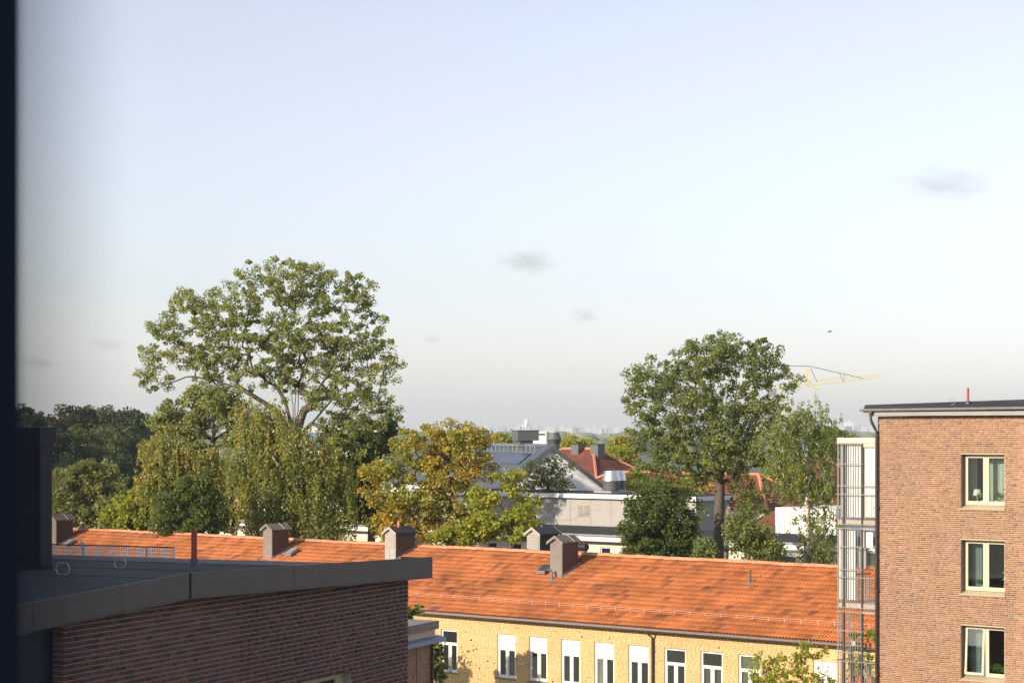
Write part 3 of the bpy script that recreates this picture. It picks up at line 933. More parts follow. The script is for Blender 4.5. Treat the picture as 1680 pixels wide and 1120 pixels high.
RD = 0.24          # frame set back
def sash(parent, a0, a1, z0, z1, y, mat, gl, name='casement', fw=0.075, tilt=0.0):
    mb = MB()
    mb.box(a0, a0+fw, y, y+0.06, z0, z1); mb.box(a1-fw, a1, y, y+0.06, z0, z1)
    mb.box(a0+fw, a1-fw, y+0.002, y+0.058, z0, z0+fw*1.1); mb.box(a0+fw, a1-fw, y+0.002, y+0.058, z1-fw, z1)
    mp = MB(); mp.box(a0+fw, a1-fw, y+0.028, y+0.034, z0+fw*1.1, z1-fw)
    if tilt:
        def rot(v):
            dz = v[2]-z1; dy = v[1]-y
            return (v[0], y + dy*math.cos(tilt) + dz*math.sin(tilt), z1 + dz*math.cos(tilt) - dy*math.sin(tilt))
        mb.v = [rot(v) for v in mb.v]; mp.v = [rot(v) for v in mp.v]
    mb.build(name, mat, parent); mp.build('pane', gl, parent)

for k, (a0, a1, z0, z1) in enumerate(rh[:4]):
    fy = RV + RD
    mb = MB()
    # lining of the opening: jambs, head, sloping sill
    mb.box(a0+0.001, a0+0.02, RV+0.012, fy+0.09, z0, z1-0.001); mb.box(a1-0.02, a1-0.001, RV+0.012, fy+0.09, z0, z1-0.001)
    mb.box(a0+0.02, a1-0.02, RV+0.012, fy+0.09, z1-0.05, z1-0.002)
    lin = mb.build('window', M['jamb_brown'], ab)
    MB().box(a0+0.005, a1-0.005, RV-0.012, RV+0.008, z1-0.055, z1-0.004).build('head_trim', M['sill_metal'], lin)
    mb = MB(); mb.hexa([(a0-0.05,RV-0.06,z0-0.06),(a1+0.03,RV-0.06,z0-0.06),(a1+0.03,fy+0.05,z0+0.05),(a0-0.05,fy+0.05,z0+0.05)],
                       [(a0-0.05,RV-0.06,z0-0.02),(a1+0.03,RV-0.06,z0-0.02),(a1+0.03,fy+0.05,z0+0.10),(a0-0.05,fy+0.05,z0+0.10)])
    mb.v = [(min(max(v_[0], a0+0.021), a1-0.021) if v_[1] > RV else v_[0], v_[1], v_[2]) for v_ in mb.v]
    mb.build('sill', M['sill_metal'], lin)
    f0, f1, g0, g1 = a0+0.021, a1-0.021, z0+0.10, z1-0.051
    mb = MB()
    mb.box(f0, f0+0.05, fy, fy+0.08, g0, g1); mb.box(f1-0.05, f1, fy, fy+0.08, g0, g1)
    mb.box(f0+0.05, f1-0.05, fy+0.002, fy+0.078, g1-0.05, g1); mb.box(f0+0.05, f1-0.05, fy+0.002, fy+0.078, g0, g0+0.05)
    fm = (f0+f1)/2
    mb.box(fm-0.035, fm+0.035, fy+0.002, fy+0.078, g0+0.05, g1-0.05)
    mb.build('frame', M['cream_frame'], lin)
    gl = M['glass']
    sash(lin, f0+0.052, fm-0.037, g0+0.052, g1-0.052, fy-0.012, M['cream_frame'], gl, tilt=R(4.0) if k == 2 else 0)
    sash(lin, fm+0.037, f1-0.052, g0+0.052, g1-0.052, fy-0.012, M['cream_frame'], M['glass'])
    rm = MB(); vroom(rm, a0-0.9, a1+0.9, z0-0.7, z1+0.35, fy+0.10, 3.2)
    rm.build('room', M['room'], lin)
    # inner board under the window
    MB().box(a0-0.05, a1+0.05, fy+0.10, fy+0.40, g0-0.02, g0+0.02).build('window_board', M['white_frame'], lin)

def curtain(x0, x1, y, z0, z1, label, mat, folds=5, seed=1, amp=0.035):
    t = thing('curtain', FA, (x0+x1)/2, y, label, 'curtain', z0=z0)
    rnd = random.Random(seed); n = folds*6
    vs = []
    for i in range(n+1):
        a = i/n
        yy = y + amp*math.sin(a*folds*2*math.pi + rnd.random()*0.6)
        vs.append((x0 + (x1-x0)*a, yy))
    mb = MB()
    vv = [(x_, y_, z0) for x_, y_ in vs] + [(x_, y_, z1) for x_, y_ in vs] + [(x_, y_+0.006, z0) for x_, y_ in vs] + [(x_, y_+0.006, z1) for x_, y_ in vs]
    m = n+1
    fs = [(i, i+1, m+i+1, m+i) for i in range(n)] + [(2*m+i+1, 2*m+i, 3*m+i, 3*m+i+1) for i in range(n)]
    mb.poly(vv, fs)
    mb.build('fabric', mat, t, smooth=True)
    MB().box(x0-0.03, x1+0.03, y-0.03, y+0.03, z1, z1+0.02).build('rail', M['white_frame'], t)
    return t

def plant(name, fr, x, y, z, label, cat, h, w, mat, potmat, pot=(0.08, 0.14), n=60, leafl=0.12, group=None, flower=None, seed=1, grow=0.0):
    t = thing(name, fr, x, y, label, cat, group, z0=z)
    rnd = np.random.default_rng(seed)
    pr, ph = pot
    m_ = MB(); m_.lathe(x, y, [(pr*0.75, z), (pr, z+ph*0.9), (pr*1.08, z+ph*0.9), (pr*1.08, z+ph), (pr*0.9, z+ph), (pr*0.85, z+ph*0.8)], 14)
    m_.build('pot', potmat, t)
    org = ORG[t.name]
    qs = []; st = MB()
    nst = max(4, n//10)
    tips = []
    for i in range(nst):
        a = rnd.random()*2*math.pi; rr = w*(0.2 + 0.8*rnd.random())
        tip = np.array([x + rr*math.cos(a), y + rr*math.sin(a)*0.6, z + ph + h*(0.35 + 0.65*rnd.random())])
        mid = np.array([x + rr*0.35*math.cos(a), y + rr*0.2*math.sin(a), z + ph + (tip[2]-z-ph)*0.6])
        st.tube([(x, y, z+ph*0.8), tuple(mid), tuple(tip)], 0.005, 5, r2=0.003); tips.append((mid, tip))
    st.build('stems', M['leaf_indoor'], t)
    for i in range(n):
        mid, tip = tips[i % nst]
        p = mid + (tip-mid)*rnd.random() + rnd.normal(0, 0.02, 3)
        d = rnd.normal(0, 1, 3); d[2] = abs(d[2])*0.5; d /= np.linalg.norm(d)
        s = np.cross(d, rnd.normal(0, 1, 3)); s /= np.linalg.norm(s)
        l = leafl*(0.6 + 0.8*rnd.random())
        qs.append([p, p + d*l*0.5 + s*l*0.22, p + d*l, p + d*l*0.5 - s*l*0.22])
    link('foliage', quads_mesh('foliage', np.array(qs) - np.array(org)), mat, t)
    if flower:
        fm = MB()
        for (mid, tip) in tips[:4]:
            for k in range(3):
                p = tip + rnd.normal(0, 0.03, 3)
                fm.lathe(p[0], p[1], [(0.004, p[2]-0.02), (0.03, p[2]), (0.034, p[2]+0.012), (0.012, p[2]+0.03)], 7)
        fm.build('blossoms', flower, t)
    return t

(wa0, wa1, wz0_, wz1_) = rh[0]
fy = RV + RD
bz = lambda k: rh[k][2] + 0.10 + 0.02
curtain(wa0-0.1, wa0+0.22, fy+0.50, rh[0][2]-0.3, rh[0][3]+0.1, 'narrow pale green curtain edge at the left of the top window', M['curtain'], 3, 1)
curtain(wa0+0.60, wa1+0.35, fy+0.52, rh[0][2]-0.3, rh[0][3]+0.1, 'wide pale green curtain drawn across the top window', M['curtain'], 9, 2)
curtain(wa0+0.05, wa0+0.46, fy+0.45, rh[1][2]-0.3, rh[1][3]+0.1, 'grey curtain hanging at one side of the middle window', M['curtain_blue'], 4, 3)
curtain(wa0+0.0, wa0+0.62, fy+0.42, rh[2][2]-0.3, rh[2][3]+0.1, 'blue grey curtain behind the tilted sash of the lowest window', M['curtain_blue'], 6, 4)
# table lamp on the top window board
lx, ly, lz = wa0+0.36, fy+0.27, bz(0)
t = thing('table_lamp', FA, lx, ly, 'table lamp with white drum shade on the top window board', 'lamp', z0=lz)
m_ = MB(); m_.lathe(lx, ly, [(0.06,lz),(0.06,lz+0.015),(0.012,lz+0.03),(0.012,lz+0.22),(0.05,lz+0.26),(0.012,lz+0.32)], 12); m_.build('base', M['pot_white'], t)
m_ = MB(); m_.lathe(lx, ly, [(0.15,lz+0.30),(0.115,lz+0.52)], 18); m_.build('shade', M['lamp'], t, smooth=False)
plant('potted_plant', FA, wa0+0.60, fy+0.25, bz(0), 'bushy green plant in a white pot beside the white lamp', 'plant', 0.26, 0.22, M['leaf_indoor'], M['pot_white'], n=90, seed=2)
plant('orchid', FA, wa0+1.12, fy+0.25, bz(0), 'dark pink orchid in a pot on the top window board', 'plant', 0.42, 0.16, M['leaf_indoor'], M['pot_white'], n=26, flower=M['petal'], seed=5)
plant('potted_plant', FA, wa0+1.52, fy+0.25, bz(0), 'tall leafy plant at the far end of the top window board', 'plant', 0.62, 0.14, M['leaf_indoor'], M['pot_white'], n=30, seed=6)
plant('potted_plant', FA, wa0+0.62, fy+0.25, bz(1), 'low spreading green plant in the middle window', 'plant', 0.20, 0.24, M['leaf_indoor'], M['pot_white'], n=80, seed=7)
plant('potted_plant', FA, wa0+0.82, fy+0.22, bz(1), 'small pot of cream flowers in the middle window', 'plant', 0.18, 0.07, M['leaf_indoor'], M['pot_white'], n=20, flower=M['petal_white'], seed=8)
plant('potted_plant', FA, wa0+1.52, fy+0.22, bz(1), 'tall plant in a grey pot in the middle window', 'plant', 0.45, 0.20, M['leaf_indoor'], M['concrete'], pot=(0.10,0.22), n=70, flower=M['petal_white'], seed=9)
for i_, dx in enumerate((0.98, 1.22, 1.46)):
    plant('potted_plant', FA, wa0+dx, fy+0.22, bz(2), ['leftmost', 'middle', 'rightmost'][i_] + ' dark green fern in the row behind the lowest window', 'plant', 0.30, 0.20, M['leaf_indoor'], M['terracotta'], pot=(0.06,0.10), n=110, group='ferns in the lowest window', seed=12+i_)
# wooden chair back glimpsed in the middle window
cx_, cy_ = wa0+0.22, fy+0.62
t = thing('wooden_chair', FA, cx_, cy_, 'light wooden chair back seen inside the middle window', 'chair', z0=rh[1][2]-0.7)
zz = rh[1][2]-0.7
for dx in (-0.18, 0.18):
    MB().box(cx_+dx-0.02, cx_+dx+0.02, cy_-0.02, cy_+0.02, zz, zz+1.08).build('leg', M['terracotta'], t)
    MB().box(cx_+dx-0.02, cx_+dx+0.02, cy_+0.36, cy_+0.40, zz, zz+0.45).build('leg', M['terracotta'], t)
MB().box(cx_-0.22, cx_+0.22, cy_-0.03, cy_+0.42, zz+0.45, zz+0.49).build('seat', M['terracotta'], t)
MB().box(cx_-0.16, cx_+0.16, cy_-0.012, cy_+0.012, zz+0.72, zz+1.05).build('backrest', M['terracotta'], t)

# eaves: soffit board, fascia, gutter with a fall, felt roof rising to a ridge
ex0, ex1 = FA.x_at(1415, RV-0.35), RU1+0.4
zs = FA.z_at(682, RU0, RV-0.3)
mb = MB(); mb.box(ex0, ex1, RV-0.30, RV+11.3, zs+0.0, zs+0.14)
rroof = mb.build('roof', M['fascia_grey'], ab)
KZ0, KZ1 = zs+0.33, zs+0.66
mb = MB()
mb.face([(ex0-0.02,RV-0.27,zs+0.145),(ex1,RV-0.27,zs+0.145),(ex1,RV-0.27,zs+0.31),(ex0-0.02,RV-0.27,zs+0.27)])
mb.face([(ex0-0.02,RV-0.27,zs+0.27),(ex1,RV-0.27,zs+0.31),(ex1,RV+1.6,KZ1),(ex0-0.02,RV-0.15,KZ0)])
mb.face([(ex0-0.02,RV-0.15,KZ0),(ex1,RV+1.6,KZ1),(ex1,RV+11.2,KZ1),(ex0-0.02,RV+11.2,KZ0)])
mb.face([(ex0-0.02,RV-0.27,zs+0.145),(ex0-0.02,RV-0.27,zs+0.27),(ex0-0.02,RV-0.15,KZ0),(ex0-0.02,RV+11.2,KZ0),(ex0-0.02,RV+11.2,zs+0.145)])
mb.build('felt_roof', M['felt'], rroof)
mb = MB(); mb.hexa([(ex0-0.03,RV-0.16,KZ0-0.02),(ex1,RV+1.59,KZ1-0.02),(ex1,RV+1.75,KZ1-0.02),(ex0-0.03,RV+0.0,KZ0-0.02)],
                   [(ex0-0.03,RV-0.16,KZ0+0.07),(ex1,RV+1.59,KZ1+0.07),(ex1,RV+1.75,KZ1+0.07),(ex0-0.03,RV+0.0,KZ0+0.07)])
mb.build('verge_kerb', M['felt_dark'], rroof)
# gutter
mb = MB(); n = 8; gr = 0.075
vs = []
for xx, zz in ((ex0-0.06, zs+0.235), (ex1, zs+0.30)):
    vs += [(xx, RV-0.385 + gr*math.cos(math.pi + math.pi*k/n), zz + gr*math.sin(math.pi + math.pi*k/n)) for k in range(n+1)]
mb.poly(vs, [(k, k+1, n+1+k+1, n+1+k) for k in range(n)])
mb.poly(vs[:n+1], [tuple(range(n+1))])
mb.tube([(ex0-0.06, RV-0.46, zs+0.235), (ex1, RV-0.46, zs+0.30)], 0.014, 6)
rg = mb.build('gutter', M['gutter'], ab)
x = ex0 + 0.4
while x < ex1:
    zz = zs+0.235 + 0.065*(x-ex0)/(ex1-ex0)
    mb = MB(); mb.tube([(x, RV-0.47, zz-0.0), (x, RV-0.44, zz-0.07), (x, RV-0.385, zz-0.09), (x, RV-0.31, zz-0.02)], 0.008, 5); mb.build('gutter_bracket', M['gutter_light'], rg)
    x += 0.55
# downpipe with swan neck
ux = FA.x_at(1428.5, RV-0.385)
uc = FA.x_at(1438, RV-0.11)
mb = MB(); mb.lathe(ux, RV-0.385, [(0.05,zs+0.0),(0.055,zs+0.06),(0.10,zs+0.17)], 12)
dp = mb.build('downpipe', M['pipe_dark'], ab, smooth=True)
mb = MB()
mb.tube([(ux,RV-0.385,zs+0.05),(ux,RV-0.385,zs-0.12),(ux+0.03,RV-0.37,zs-0.22),(uc-0.04,RV-0.14,zs-0.46),(uc,RV-0.11,zs-0.56),(uc,RV-0.11,0.1)], 0.055, 12)
mb.build('pipe_run', M['pipe_dark'], dp, smooth=True)
for zz in (13.2, 10.2, 7.2):
    MB().box(uc-0.075, uc+0.075, RV-0.17, RV+0.01, zz, zz+0.035).build('pipe_clip', M['pipe_dark'], dp)
# red vent pipe and wire hoop on the felt roof
def on_rroof(px, y):
    u = FA.x_at(px, y)
    f = (u-ex0)/(ex1-ex0); yk = RV-0.15 + 1.75*f
    return u, y, (zs+0.27+0.04*f) + (KZ0+(KZ1-KZ0)*f - zs-0.27-0.04*f)*(y-RV+0.27)/(yk-RV+0.27)
u, v, z = on_rroof(1588, RV+0.3)
mb = MB(); mb.lathe(u, v, [(0.10,z-0.02),(0.075,z+0.06),(0.06,z+0.12)], 12)
vp = mb.build('vent_pipe', M['rubber'], ab)
mb = MB(); mb.tube([(u,v,z+0.08),(u,v,z+0.56)], 0.042, 12); mb.build('red_tube', M['red_pipe'], vp)
u, v, z = on_rroof(1562, RV+0.15)
mb = MB(); mb.tube([(u+0.10*math.cos(a), v+0.02, z+0.10+0.10*math.sin(a)) for a in [R(-60+300*k/12-60) for k in range(13)]], 0.010, 6)
mb.build('wire_hoop', M['wire'], ab)

# balcony stack on the end wall
BV0, BV1 = RV + 0.25, RV + 2.6
bu0 = FA.x_at(1373.5, BV0); bu1 = RU0 - 0.002
def bz_(py): return FA.z_at(py, FA.x_at(1405, BV0), BV0)
levels = [dict(cap=718, top=727, slab=(853, 862), rails=(761, 797, 811), rail_h=811), dict(cap=None, top=866, slab=(990, 999), rails=(897, 934, 947), rail_h=947),
          dict(cap=None, top=1003, slab=(1122, 1131), rails=(1035, 1071, 1085), rail_h=1085)]
bp0, bp1 = FA.x_at(1383.5, BV0), FA.x_at(1413.5, BV0)
bar_cache = {}
def bar_obj(parent, name, x, y, z0, z1, w, mat):
    key = (round(z1-z0, 3), w, mat.name)
    if key not in bar_cache:
        me = MB().box(-w/2, w/2, -w/2, w/2, 0, z1-z0).mesh(name); me.materials.append(mat); bar_cache[key] = me
    o = bpy.data.objects.new(name, bar_cache[key]); COL.objects.link(o); o.parent = parent
    g = ORG[root_of(parent).name]; o.location = (x-g[0], y-g[1], z0-g[2])
    return o
balc = []
for li, L in enumerate(levels):
    zt, zb0, zb1 = bz_(L['top']), bz_(L['slab'][1]), bz_(L['slab'][0])
    mb = MB(); mb.box(bu0+0.03, bu1, BV0+0.06, BV1, zb0, zb1)
    bl = mb.build('balcony', M['slab'], ab)
    balc.append((bl, zb1))
    if L['cap']:
        MB().box(bu0+0.0, bu1, BV0-0.02, BV1, bz_(726.5), bz_(L['cap'])).build('roof_slab', M['slab'], bl)
        MB().box(FA.x_at(1416, BV0), bu1, BV0+0.02, BV0+0.10, bz_(733), bz_(727)).build('head_beam', M['slab'], bl)
    else:
        MB().box(FA.x_at(1415, BV0), bu1-0.01, BV0+0.0, BV0+0.05, zt-0.06, zt+0.02).build('rail', M['fascia_grey'], bl)
    zlow = zb0 - 0.02
    # dark posts and the tall bars of the sliding screen
    for x in (bp0, bp1):
        bar_obj(bl, 'post', x, BV0+0.03, zlow, zt, 0.075, M['post_dark'])
    for px in (1375.5, 1379.5, 1387.5, 1391.5, 1395.5, 1399.5, 1403.5, 1407.5):
        bar_obj(bl, 'bar', FA.x_at(px, BV0), BV0, zlow, zt, 0.020, M['bar'])
    # railing bars right of the screen
    zr = bz_(L['rail_h'])
    for px in (1418.5, 1422, 1425.5, 1429, 1432.5, 1436):
        bar_obj(bl, 'bar', FA.x_at(px, BV0), BV0+0.004, zlow, zr, 0.018, M['bar'])
    # outer end railing
    for k in range(9):
        bar_obj(bl, 'bar', bu0-0.04, BV0+0.12+k*0.26, zlow, zr if k % 3 else zt, 0.026, M['bar'])
    MB().box(bu0-0.06, bu0-0.02, BV0, BV1, zr, zr+0.03).build('rail', M['bar'], bl)
    for py in L['rails']:
        MB().box(bu0-0.02, bu1-0.02 if py == L['rail_h'] else bp1+0.05, BV0-0.022, BV0-0.002, bz_(py)-0.014, bz_(py)+0.014).build('rail', M['bar'], bl)
    MB().box(bu0-0.02, bu1-0.02, BV0-0.024, BV0-0.003, zlow+0.05, zlow+0.08).build('rail', M['bar'], bl)
    MB().box(bu0-0.02, bp1+0.05, BV0-0.022, BV0-0.004, zt-0.03, zt).build('rail', M['bar'], bl)
    # ribbed white blinds / glass behind the bars
    def ribbed(px0, px1, z0_, z1_, y, name='blind', mat=M['screen']):
        x0_, x1_ = FA.x_at(px0, y), FA.x_at(px1, y); n_ = max(3, int((x1_-x0_)/0.09))
        m2 = MB(); pts = []
        for i in range(2*n_+1):
            pts.append((x0_+(x1_-x0_)*i/(2*n_), y + (0.012 if i % 2 else 0.0)))
        for i in range(2*n_):
            m2.face([(pts[i][0],pts[i][1],z0_),(pts[i+1][0],pts[i+1][1],z0_),(pts[i+1][0],pts[i+1][1],z1_),(pts[i][0],pts[i][1],z1_)])
        m2.face([(x0_,y+0.03,z0_),(x1_,y+0.03,z0_),(x1_,y+0.03,z1_),(x0_,y+0.03,z1_)][::-1])
        return m2.build(name, mat, bl)
    if li == 0:
        ribbed(1380, 1412, zb1+0.1, zt-0.06, BV0+0.16)
        for (p, q) in ((1416, 1421.5), (1422, 1430.5), (1431, 1439)):
            MB().box(FA.x_at(p, BV0+0.12), FA.x_at(q, BV0+0.12), BV0+0.12, BV0+0.14, zb1+0.12, zt-0.1).build('panel', M['screen'], bl)
        MB().box(FA.x_at(1416, BV0), bu1, BV0+0.06, BV0+0.10, bz_(799), bz_(796)).build('rail', M['fascia_grey'], bl)
    if li == 1:
        ribbed(1377, 1404.5, zb1+0.12, zt-0.06, BV0+0.16)
        MB().box(FA.x_at(1405.5, BV0+0.3), FA.x_at(1424, BV0+0.3), BV0+0.30, BV0+0.32, bz_(932), bz_(899)).build('panel', M['fascia_grey'], bl)
        MB().box(FA.x_at(1416, BV0+0.2), FA.x_at(1432, BV0+0.2), BV0+0.20, BV0+0.22, bz_(898), bz_(870)).build('panel', M['screen'], bl)
        MB().box(FA.x_at(1424.5, BV0+0.26), FA.x_at(1439, BV0+0.26), BV0+0.26, BV0+0.268, bz_(932), bz_(902)).build('pane', M['glass_green'], bl)
for (px, lab, s_, hh) in ((1402, 'small white pot plant on the lowest balcony rail', 31, 0.30), (1424, 'terracotta pot with leafy plant on the lowest balcony', 32, 0.62), (1435, 'second terracotta pot with trailing leaves on the lowest balcony', 33, 0.50)):
    yy = BV0 + 0.35
    zt = bz_(1062) if px > 1410 else bz_(1060)
    plant('potted_plant', FA, FA.x_at(px, yy), yy, zt, lab, 'plant', hh, 0.28, M['leaf_indoor'], M['pot_white'] if px < 1410 else M['terracotta'], pot=(0.12, 0.17), n=130, leafl=0.10, seed=s_)
x0_, x1_ = FA.x_at(1396, BV0+0.35), FA.x_at(1441, BV0+0.35)
t = thing('plant_shelf', FA, (x0_+x1_)/2, BV0+0.35, 'dark shelf carrying plant pots on the lowest balcony', 'shelf', z0=balc[2][1])
MB().box(x0_, x1_, BV0+0.2, BV0+0.5, bz_(1064.5), bz_(1062.2)).build('shelf_board', M['post_dark'], t)
for x in (x0_+0.04, x1_-0.10):
    MB().box(x, x+0.05, BV0+0.3, BV0+0.4, balc[2][1], bz_(1064.5)).build('leg', M['post_dark'], t)
for i, px in enumerate((1399, 1412, 1428)):
    plant('potted_plant', FA, FA.x_at(px, BV0+0.7), BV0+0.7, balc[2][1], ['leftmost', 'middle', 'rightmost'][i] + ' tall bushy plant standing on the lowest balcony floor', 'plant', 0.95, 0.34, M['leaf_indoor'], M['terracotta'], pot=(0.14, 0.24), n=220, leafl=0.11, group='bushy plants on the lowest balcony', seed=40+i)

# ================================================================== NEAR DARK-BRICK HOUSE (left)
LY = 16.35                       # wall plane (frame FB)
LX0, LX1 = FB.x_at(104, 16.35), FB.x_at(669, 16.35)
dh = thing('dark_brick_house', FB, LX0, LY, 'shaded dark brick house with a deep brown fascia and felt roof', 'house')
FY = LY - 0.30                   # fascia face
fx0, fxr, fx1 = FB.x_at(20, FY), FB.x_at(312, FY), FB.x_at(709, FY)
ftop = lambda x: np.interp(x, [fx0, FB.x_at(54, FY), fxr, fx1], [CZ-2.20, CZ-2.152, CZ-2.014, CZ-2.226])
FH = 0.355
course_l, blen_l = 0.0713, 0.222
lz0 = CZ - 2.35 - 130*course_l
ltop = CZ - 2.35
# window low in the wall
wl0, wl1 = FB.x_at(470, LY), FB.x_at(576.5, LY)
wzt = snap(FB.z_at(1097, wl1, LY), lz0, course_l)
lh = [(wl0, wl1, wzt - 1.9, wzt)]
mb = MB(); panel_holes(mb, LX0, LX1, 0, ltop, LY, lh, 0.22)
mb.face([(LX0,LY,0),(LX0,LY+14,0),(LX0,LY+14,ltop),(LX0,LY,ltop)][::-1])
mb.face([(LX1,LY,0),(LX1,LY+14,0),(LX1,LY+14,ltop),(LX1,LY,ltop)])
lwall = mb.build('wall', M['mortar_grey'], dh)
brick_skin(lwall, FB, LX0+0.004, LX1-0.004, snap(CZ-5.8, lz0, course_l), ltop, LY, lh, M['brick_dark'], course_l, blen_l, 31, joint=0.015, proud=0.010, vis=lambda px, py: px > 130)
# bricks on the short return at the wall's near end
B = []
for k in range(60):
    zb = ltop - (k+1)*course_l
    B.append((LX0-0.010, LX0+0.003, LY-0.008, LY+(0.195 if k % 2 else 0.20), zb, zb+course_l-0.013))
o_ = ORG[dh.name]
B = np.array(B) - np.array([o_[0],o_[0],o_[1],o_[1],0,0])
link('corner_bricks', boxes_mesh('corner_bricks', B), M['brick_dark'], lwall, 'stuff')
# window
mb = MB(); mb.box(wl0, wl0+0.07, LY+0.14, LY+0.21, wzt-1.9, wzt-0.005); mb.box(wl1-0.30, wl1-0.002, LY+0.14, LY+0.21, wzt-1.9, wzt-0.005); mb.box(wl0+0.07, wl1-0.30, LY+0.142, LY+0.208, wzt-0.10, wzt-0.005)
lw = mb.build('window', M['sill_metal'], dh)
MB().box(wl0+0.07, wl1-0.30, LY+0.17, LY+0.176, wzt-1.9, wzt-0.10).build('pane', M['glass'], lw)
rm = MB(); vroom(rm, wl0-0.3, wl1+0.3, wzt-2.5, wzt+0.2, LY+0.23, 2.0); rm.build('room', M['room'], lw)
MB().box(wl0+0.3, wl0+0.8, LY+0.40, LY+0.42, wzt-1.9, wzt-0.14).build('blind', M['slab'], lw)
# roof planes
ry1 = LY + 24.0
zr_, ze_, zn_ = CZ-2.17, CZ-2.44, CZ-2.33
rx1 = fx1 + 0.0
mb = MB()
def plate(mb, x0, x1, y0, y1, z0, z1, th):
    mb.hexa([(x0,y0,z0-th),(x1,y0,z1-th),(x1,y1,z1-th),(x0,y1,z0-th)], [(x0,y0,z0),(x1,y0,z1),(x1,y1,z1),(x0,y1,z0)])
plate(mb, fx0, fxr, FY+0.06, ry1, zn_, zr_, 0.15)
plate(mb, fxr, rx1, FY+0.06, ry1, zr_, ze_, 0.15)
lroof = mb.build('roof', M['felt'], dh)
# felt laps: thin overlapping strips across the slope
for i, xx in enumerate((fxr+1.3, fxr+4.2)):
    zz = np.interp(xx, [fxr, rx1], [zr_, ze_])
    mb = MB(); mb.hexa([(xx,FY+0.4,zz-0.002),(xx+0.09,FY+0.4,zz-0.004),(xx+0.09,ry1-0.2,zz-0.004),(xx,ry1-0.2,zz-0.002)],
                       [(xx,FY+0.4,zz+0.007),(xx+0.09,FY+0.4,zz+0.002),(xx+0.09,ry1-0.2,zz+0.002),(xx,ry1-0.2,zz+0.007)])
    mb.build('felt_lap', M['felt'], lroof)
# sloping verge flashing inside the fascia
mb = MB()
for (xa, xb) in ((fx0, fxr), (fxr, fx1)):
    za, zb = float(ftop(xa)), float(ftop(xb))
    ra = np.interp(xa, [fx0, fxr, fx1], [zn_, zr_, ze_]); rb = np.interp(xb, [fx0, fxr, fx1], [zn_, zr_, ze_])
    mb.face([(xa,FY+0.05,za-0.004),(xb,FY+0.05,zb-0.004),(xb,FY+0.42,rb+0.012),(xa,FY+0.42,ra+0.012)])
mb.build('verge_flashing', M['fascia_dark'], lroof)
# fascia panels, each its own piece
cuts = [20, 54, 200, 310.6, 313.4, 482, 625, 709]
for a_, b_ in zip(cuts[:-1], cuts[1:]):
    if b_ - a_ < 5: continue
    xa, xb = FB.x_at(a_, FY) + 0.006, FB.x_at(b_, FY) - (0.006 if b_ < 700 else 0)
    off = 0.0 if a_ < 312 else -0.006
    za, zb = float(ftop(xa)), float(ftop(xb))
    mb = MB(); mb.hexa([(xa,FY+off,za-FH),(xb,FY+off,zb-FH),(xb,FY+0.05,zb-FH),(xa,FY+0.05,za-FH)], [(xa,FY+off,za),(xb,FY+off,zb),(xb,FY+0.05,zb),(xa,FY+0.05,za)])
    p = mb.build('fascia_panel', M['fascia_dark'], dh)
    mb = MB(); mb.hexa([(xa,FY+off-0.012,za-FH-0.018),(xb,FY+off-0.012,zb-FH-0.018),(xb,FY+0.03,zb-FH-0.018),(xa,FY+0.03,za-FH-0.018)], [(xa,FY+off-0.012,za-FH-0.002),(xb,FY+off-0.012,zb-FH-0.002),(xb,FY+0.03,zb-FH-0.002),(xa,FY+0.03,za-FH-0.002)])
    mb.build('drip_edge', M['fascia_dark'], p)
mb = MB(); mb.hexa([(fxr-0.02,FY+0.012,float(ftop(fxr))-FH),(fxr+0.02,FY+0.012,float(ftop(fxr))-FH),(fxr+0.02,FY+0.04,float(ftop(fxr))-FH),(fxr-0.02,FY+0.04,float(ftop(fxr))-FH)],
                   [(fxr-0.02,FY+0.012,float(ftop(fxr))-0.01),(fxr+0.02,FY+0.012,float(ftop(fxr))-0.01),(fxr+0.02,FY+0.04,float(ftop(fxr))-0.01),(fxr-0.02,FY+0.04,float(ftop(fxr))-0.01)])
mb.build('joint_strip', M['dark_clad'], dh)
# far eaves board and soffit
ztr = float(ftop(fx1))
MB().box(fx1-0.03, fx1-0.001, FY+0.052, FY+0.6, ztr-FH, ztr-0.01).build('eaves_board', M['fascia_dark'], dh)
MB().box(fx1-0.03, fx1-0.001, FY+0.62, ry1, ztr-FH, ze_-0.16).build('eaves_board', M['fascia_dark'], dh)
mb = MB(); mb.box(LX0-2.0, fx1-0.04, FY+0.06, LY+0.1, ltop+0.0, ltop+0.03); mb.build('soffit', M['dark_clad'], dh)
# gutter bracket seen at the far eaves end
MB().box(fx1+0.0, fx1+0.06, FY+0.06, FY+0.16, ztr-0.24, ztr-0.14).build('gutter_end', M['gutter'], dh)
# dark cladding left of the brickwork
mb = MB()
xq = [FB.x_at(10, LY+0.25), FB.x_at(62, LY+0.25), LX0]
mb.box(LX0-3.0, LX0-0.45, LY+0.12, LY+0.5, 0, ltop); mb.box(LX0-0.43, LX0-0.012, LY+0.16, LY+0.5, 0, ltop)
mb.build('cladding', M['dark_clad'], dh)

def lroofz(x): return float(np.interp(x, [fx0, fxr, rx1], [zn_, zr_, ze_]))
def on_lroof(px, py):
    best = None
    for x in np.linspace(fx0, rx1, 400):
        y = FB.y_at(px, x)
        if y < FY: continue
        d = abs(FB.px(x, y, lroofz(x))[1] - py)
        if best is None or d < best[0]: best = (d, x, y)
    return best[1], best[2], lroofz(best[1])

